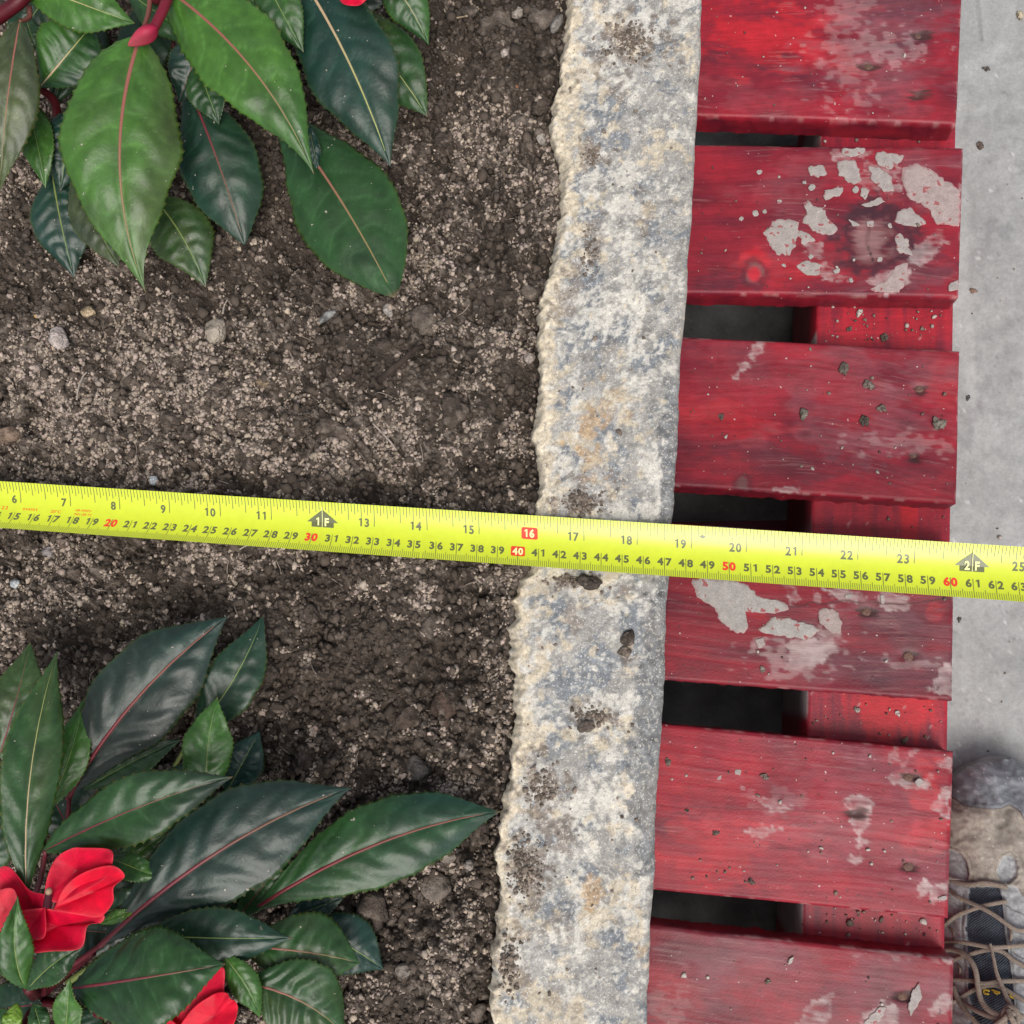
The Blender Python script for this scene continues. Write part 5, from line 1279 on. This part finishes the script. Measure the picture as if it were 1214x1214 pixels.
fl = bpy.data.objects.new('flower', None); COL.objects.link(fl); fl.parent = PB; fl.location = tuple(at(215, 1210, .05) - np.array(PB.location))
petal(fl, [(166, 1220), (196, 1190), (230, 1162), (263, 1146), (266, 1168), (262, 1192), (240, 1216), (210, 1240), (180, 1236)], 4.6, 4.4, seed=6, cup=.8)
petal(fl, [(200, 1236), (226, 1198), (250, 1180), (262, 1176), (270, 1178), (273, 1184), (279, 1187), (282, 1196), (276, 1216), (250, 1250), (220, 1256)], 4.9, 4.6, seed=7, cup=.9, col=(.80, .004, .036), pale=.1)
petal(fl, [(150, 1226), (190, 1206), (214, 1222), (204, 1256), (160, 1262)], 4.8, 4.5, seed=8, cup=.8)

# ------------------------------------------------------------------ shoe
SHOE = empty('shoe', at(1165, 1040, Z_FLOOR), 'worn brown and grey hiking shoe with dark toe cap standing on concrete', 'shoe')
SH_C = .2345; SH_T = at(1152, 903, Z_FLOOR + .03)[1]
def sh_hw_l(a): return np.interp(a, [0, .006, .015, .03, .06, .10, .15, .20, .25, .285, .292], [.004, .019, .030, .0395, .0450, .0460, .0430, .038, .036, .026, .004])
def sh_hw_r(a): return np.interp(a, [0, .006, .015, .03, .06, .10, .15, .20, .25, .285, .292], [.004, .018, .028, .0385, .0500, .0560, .0520, .044, .040, .028, .004])
def sh_top(a): return np.interp(a, [0, .01, .03, .05, .07, .095, .12, .15, .18, .22, .27, .292], [.030, .040, .048, .052, .057, .066, .076, .090, .100, .100, .098, .06])
def sh_cx(a): return SH_C - .004 - .010 * sst(a, 0.02, .16) + .006 * sst(a, .16, .29)
def sh_surf(x, y):
    a = np.clip(SH_T - y, .0, .292); d = x - sh_cx(a)
    hw = np.where(d < 0, sh_hw_l(a), sh_hw_r(a)); q = np.clip(np.abs(d) / hw, 0, 1)
    base = .022; ht = sh_top(a) - base
    return Z_FLOOR + base + ht * (1 - q ** 2.6) ** .55
def sh_at(px, py, lift=0.0):
    z = Z_FLOOR + .06
    for _ in range(12):
        p = at(px, py, z); z = .5 * z + .5 * (float(sh_surf(p[0], p[1])) + lift)
    return at(px, py, z)
def build_shoe():
    na, nb = 420, 200
    a = np.concatenate([np.linspace(0, .02, 50), np.linspace(.0205, .19, na - 80), np.linspace(.194, .292, 30)])[:, None]
    b = np.linspace(-1, 1, nb)[None, :]
    th = b * math.pi / 2
    hw = np.where(b < 0, sh_hw_l(a), sh_hw_r(a))
    q = np.sin(th)                                     # lateral fraction, denser toward the sides
    X = sh_cx(a) + hw * q; Y = SH_T - a + 0 * b
    Zs = Z_FLOOR + .022 + (sh_top(a) - .022) * np.maximum(1 - np.abs(q) ** 2.6, 0) ** .55
    V = np.stack([X, Y, Zs], -1)
    px, py = proj(V)
    toe = sst(np.interp(px, [1080, 1130, 1143, 1160, 1176, 1188, 1196, 1207, 1214, 1240], [930, 945, 954, 958, 960, 958, 954, 961, 974, 1020]) - py, -.8, .8)
    holeL = poly_sd(px, py, [(1112, 1004), (1128, 1008), (1139, 1012), (1146, 1022), (1149, 1036), (1147, 1043), (1134, 1041), (1116, 1036)])
    holeR = poly_sd(px, py, [(1184, 1024), (1189, 1016), (1196, 1013), (1203, 1018), (1206, 1028), (1204, 1040), (1195, 1048), (1186, 1044), (1182, 1036)])
    hole = np.maximum(sst(holeL, -.8, .8), sst(holeR, -.8, .8))
    tong = sst(poly_sd(px, py, [(1150, 1052), (1184, 1052), (1188, 1064), (1192, 1110), (1200, 1160), (1208, 1260), (1150, 1260), (1149, 1160), (1146, 1100), (1148, 1064)]), -.8, .8)
    mud_line = np.interp(px, [1080, 1128, 1140, 1149, 1152, 1180, 1184, 1206, 1212, 1260], [1040, 1044, 1046, 1049, 1052, 1052, 1048, 1052, 1062, 1110])
    mud = sst(mud_line - py, -.8, .8) * (1 - hole) * (1 - toe)
    n1 = N(X, Y, .012, seed=90); n2 = N(X, Y, .004, seed=91); n3 = N(X, Y, .0016, seed=92)
    grey = np.array([.30, .305, .31]) * (1 + .10 * n1 + .10 * n3)[..., None]
    brown = np.array([.265, .235, .20]) * (1 + .14 * n1 + .10 * n2)[..., None]
    brown = mix(brown, (.36, .32, .27), .6 * sst(n1 + .5 * n2, .9, 1.8)); brown = mix(brown, (.55, .52, .48), .7 * sst(n3, 2.0, 2.5))
    tc = np.array([.20, .213, .232]) * (1 + .10 * n1 + .10 * n2)[..., None]
    tc = mix(tc, (.36, .37, .38), .4 * sst(.5 * n1 + n2, .7, 1.7)); tc = mix(tc, (.50, .52, .53), .8 * sst(n3 + .3 * n1, 1.9, 2.4))
    tg = np.array([.05, .06, .08]) + 0 * n1[..., None]
    c = mix(grey, brown, mud); c = mix(c, tc, toe); c = mix(c, tg, tong)
    tl = np.interp(px, [1080, 1130, 1143, 1160, 1176, 1188, 1196, 1207, 1214, 1240], [930, 945, 954, 958, 960, 958, 954, 961, 974, 1020]) - py
    c = mix(c, (.04, .04, .045), .8 * np.exp(-((tl + .3) / 1.1) ** 2)); c = mix(c, (.33, .29, .24), .6 * np.exp(-((tl + 3.2) / 1.2) ** 2)); c = mix(c, (.05, .055, .06), .5 * np.exp(-((tl - 4.5) / .9) ** 2))
    # stitched panel seams on the grey sides
    seam = np.zeros_like(px)
    for pl in ([(1192, 1072), (1200, 1078), (1214, 1084), (1240, 1092)], [(1196, 1096), (1204, 1104), (1222, 1110)], [(1198, 1126), (1208, 1134), (1226, 1140)], [(1142, 1060), (1141, 1090), (1143, 1130), (1146, 1180)], [(1190, 1062), (1194, 1100), (1200, 1140), (1206, 1200)]):
        for i in range(len(pl) - 1):
            A_, B_ = np.array(pl[i], float), np.array(pl[i + 1], float); e = B_ - A_
            t = np.clip(((px - A_[0]) * e[0] + (py - A_[1]) * e[1]) / (e @ e), 0, 1); seam = np.maximum(seam, np.exp(-(np.hypot(px - A_[0] - t * e[0], py - A_[1] - t * e[1]) / .9) ** 2))
    c = mix(c, (.12, .11, .10), .75 * seam * (1 - toe) * (1 - tong))
    st = np.abs(np.where(holeL > -8, holeL, holeR) + 4.2); stitch = np.exp(-(st / .7) ** 2) * mud
    c = mix(c, (.40, .35, .29), .5 * stitch)
    hgt = .0014 * mud + .0022 * toe - .0012 * tong - .0009 * hole - .0006 * seam - .0004 * stitch + .00018 * n2 + .0004 * n1
    dz = np.gradient(V, axis=0); db = np.gradient(V, axis=1); Nn = np.cross(db, dz); Nn /= np.linalg.norm(Nn, axis=-1)[..., None] + 1e-12
    Nn = np.where(Nn[..., 2:3] < 0, -Nn, Nn)
    V = V + Nn * hgt[..., None]
    Fs = grid_faces(na, nb); Vf = V.reshape(-1, 3); cf = c.reshape(-1, 3)
    fm = lambda m: m.ravel()[Fs].mean(1)
    kind = np.where(fm(toe) > .5, 1, np.where(fm(tong) > .5, 2, np.where(fm(mud) > .5, 3, 0)))
    for k, (nm, mt) in enumerate([('upper', M_upper), ('toe_cap', M_rubber), ('tongue', M_weave), ('mudguard', M_upper)]):
        f = Fs[kind == k]; u, inv = np.unique(f, return_inverse=True)
        o = mk(nm, Vf[u], inv.reshape(-1, 4), mt, SHOE, cf[u])
        bm = bmesh.new(); bm.from_mesh(o.data)
        if sum(fc.normal.z for fc in bm.faces) < 0: bmesh.ops.reverse_faces(bm, faces=bm.faces)
        bm.to_mesh(o.data); bm.free()
    # sole: a rim a little wider than the upper
    aa = np.concatenate([np.linspace(0, .02, 24), np.linspace(.025, .292, 70)])
    L = np.stack([sh_cx(aa) - sh_hw_l(aa) * 1.0, SH_T - aa], -1); Rt = np.stack([sh_cx(aa) + sh_hw_r(aa) * 1.0, SH_T - aa], -1)
    ring = np.vstack([L[::-1], Rt]); ctr = ring.mean(0); d = np.gradient(ring, axis=0); nrm = np.stack([d[:, 1], -d[:, 0]], -1); nrm /= np.linalg.norm(nrm, axis=1)[:, None]
    if ((ring - ctr) * nrm).sum() < 0: nrm = -nrm
    lev = [(-.003, .002), (.0012, .004), (.0024, .012), (.0020, .022), (.0004, .0265), (-.0025, .027)]
    Vs = np.vstack([np.column_stack([ring + nrm * o_, np.full(len(ring), Z_FLOOR + z)]) for o_, z in lev]); m = len(ring); Fl = []
    for i in range(len(lev) - 1):
        for j in range(m):
            k2 = (j + 1) % m; Fl.append((i * m + j, i * m + k2, (i + 1) * m + k2, (i + 1) * m + j))
    Fl.append(tuple(range(m)))
    cs = np.tile([.19, .195, .20], (len(Vs), 1)) * (1 + .2 * N(Vs[:, 0], Vs[:, 1], .008, seed=93))[:, None]
    cs = mix(cs, (.27, .24, .20), .55 * sst(N(Vs[:, 0], Vs[:, 1] + Vs[:, 2], .012, seed=94), .2, 1.2))
    o = mk('sole', Vs, Fl, M_rubber, SHOE, cs)
    bm = bmesh.new(); bm.from_mesh(o.data); bmesh.ops.recalc_face_normals(bm, faces=bm.faces); bm.to_mesh(o.data); bm.free()
build_shoe()
def lace(pts, lift, r=.0019, flat=.6, conv=True, dark=False):
    Q = [(1104 + a / 7.59, 1054 + b / 7.59) for a, b in pts] if conv else pts
    P = np.array([sh_at(a, b, l) for (a, b), l in zip(Q, lift)])
    P = smooth_line(P, 12 * len(P))
    V, Fs = tube(P, np.asarray(r) * .66, 10, flat)
    mk('lace', V, Fs, M_lace, SHOE)
U = lambda n, *v: list(v) if len(v) == n else list(np.interp(np.linspace(0, 1, n), np.linspace(0, 1, len(v)), v))
lace([(1120, 1040), (1134, 1046), (1150, 1049), (1166, 1047), (1180, 1049), (1194, 1052)], U(6, .001, .0035, .003), .0022, conv=False)
lace([(120, -30), (190, 30), (250, 75), (430, 160), (560, 230), (700, 330), (780, 370), (900, 372)], U(8, .0015, .005, .0045, .0015))
lace([(90, 345), (130, 320), (230, 240), (380, 180), (500, 145), (680, 110)], U(6, .001, .0025, .0020, .0015))
lace([(80, 480), (140, 480), (280, 480), (420, 505), (540, 525), (680, 520), (900, 500)], U(7, .001, .0050, .0045, .0015))
lace([(120, 680), (200, 640), (340, 590), (450, 560), (560, 545), (650, 570), (740, 640), (900, 730)], U(8, .001, .0025, .0022, .0015))
lace([(120, 815), (220, 815), (350, 825), (480, 850), (640, 830), (900, 825)], U(6, .001, .0040, .0040, .0015))
lace([(180, 1030), (280, 970), (380, 910), (520, 868), (620, 880), (760, 960), (900, 1040)], U(7, .001, .0020, .0020, .0015))
lace([(130, 545), (200, 545), (270, 570), (350, 640), (400, 740), (420, 880), (450, 1000), (520, 1090), (640, 1150)], U(9, .003, .0085, .0085, .0075, .008), .0024, .85)
lace([(530, 490), (560, 620), (590, 760), (640, 880), (690, 1000), (720, 1060)], U(6, .008, .0075, .0080), np.linspace(.0012, .0024, 72), .85)
lace([(200, 880), (240, 990), (300, 1090), (380, 1180), (460, 1260)], U(5, .006, .0085, .006), .0023, .85)
lace([(280, 1020), (400, 1090), (560, 1160), (680, 1200)], U(4, .003, .006, .009), .0023, .85)
lace([(640, 1230), (650, 1120), (700, 1065), (760, 1090), (780, 1170), (740, 1250)], U(6, .008, .012, .009), .0024, .9)
lace([(560, 1240), (640, 1180), (720, 1120), (800, 1140), (900, 1190)], U(5, .008, .012, .006), .0024, .9)
lace([(690, 1090), (720, 1160), (770, 1240)], U(3, .013, .014, .010), .0024, .9)
for pts in ([(160, 350), (200, 380), (210, 430), (200, 470)], [(700, 345), (722, 400), (716, 470)], [(235, 680), (262, 720), (262, 770)]):
    lace(pts, U(len(pts), .0008, .0022, .0008), .0012)
def letters():
    V = []; Fl = []
    for pts in ([(470, 905), (525, 915)], [(475, 940), (520, 945)], [(470, 905), (480, 940)], [(540, 905), (620, 935)], [(700, 955), (745, 985)], [(745, 985), (790, 1000)], [(560, 925), (600, 945)]):
        P = smooth_line(np.array([sh_at(1104 + a / 7.59, 1054 + b / 7.59, -.0002) for a, b in pts]), 4)
        v, f = tube(P, .0006, 6, .4); b0 = len(V); V += v.tolist(); Fl += [tuple(b0 + q for q in ff) for ff in f]
    mk('lettering', np.array(V), Fl, material('yellow_thread', (.60, .40, .05), .7, .3), SHOE)
letters()
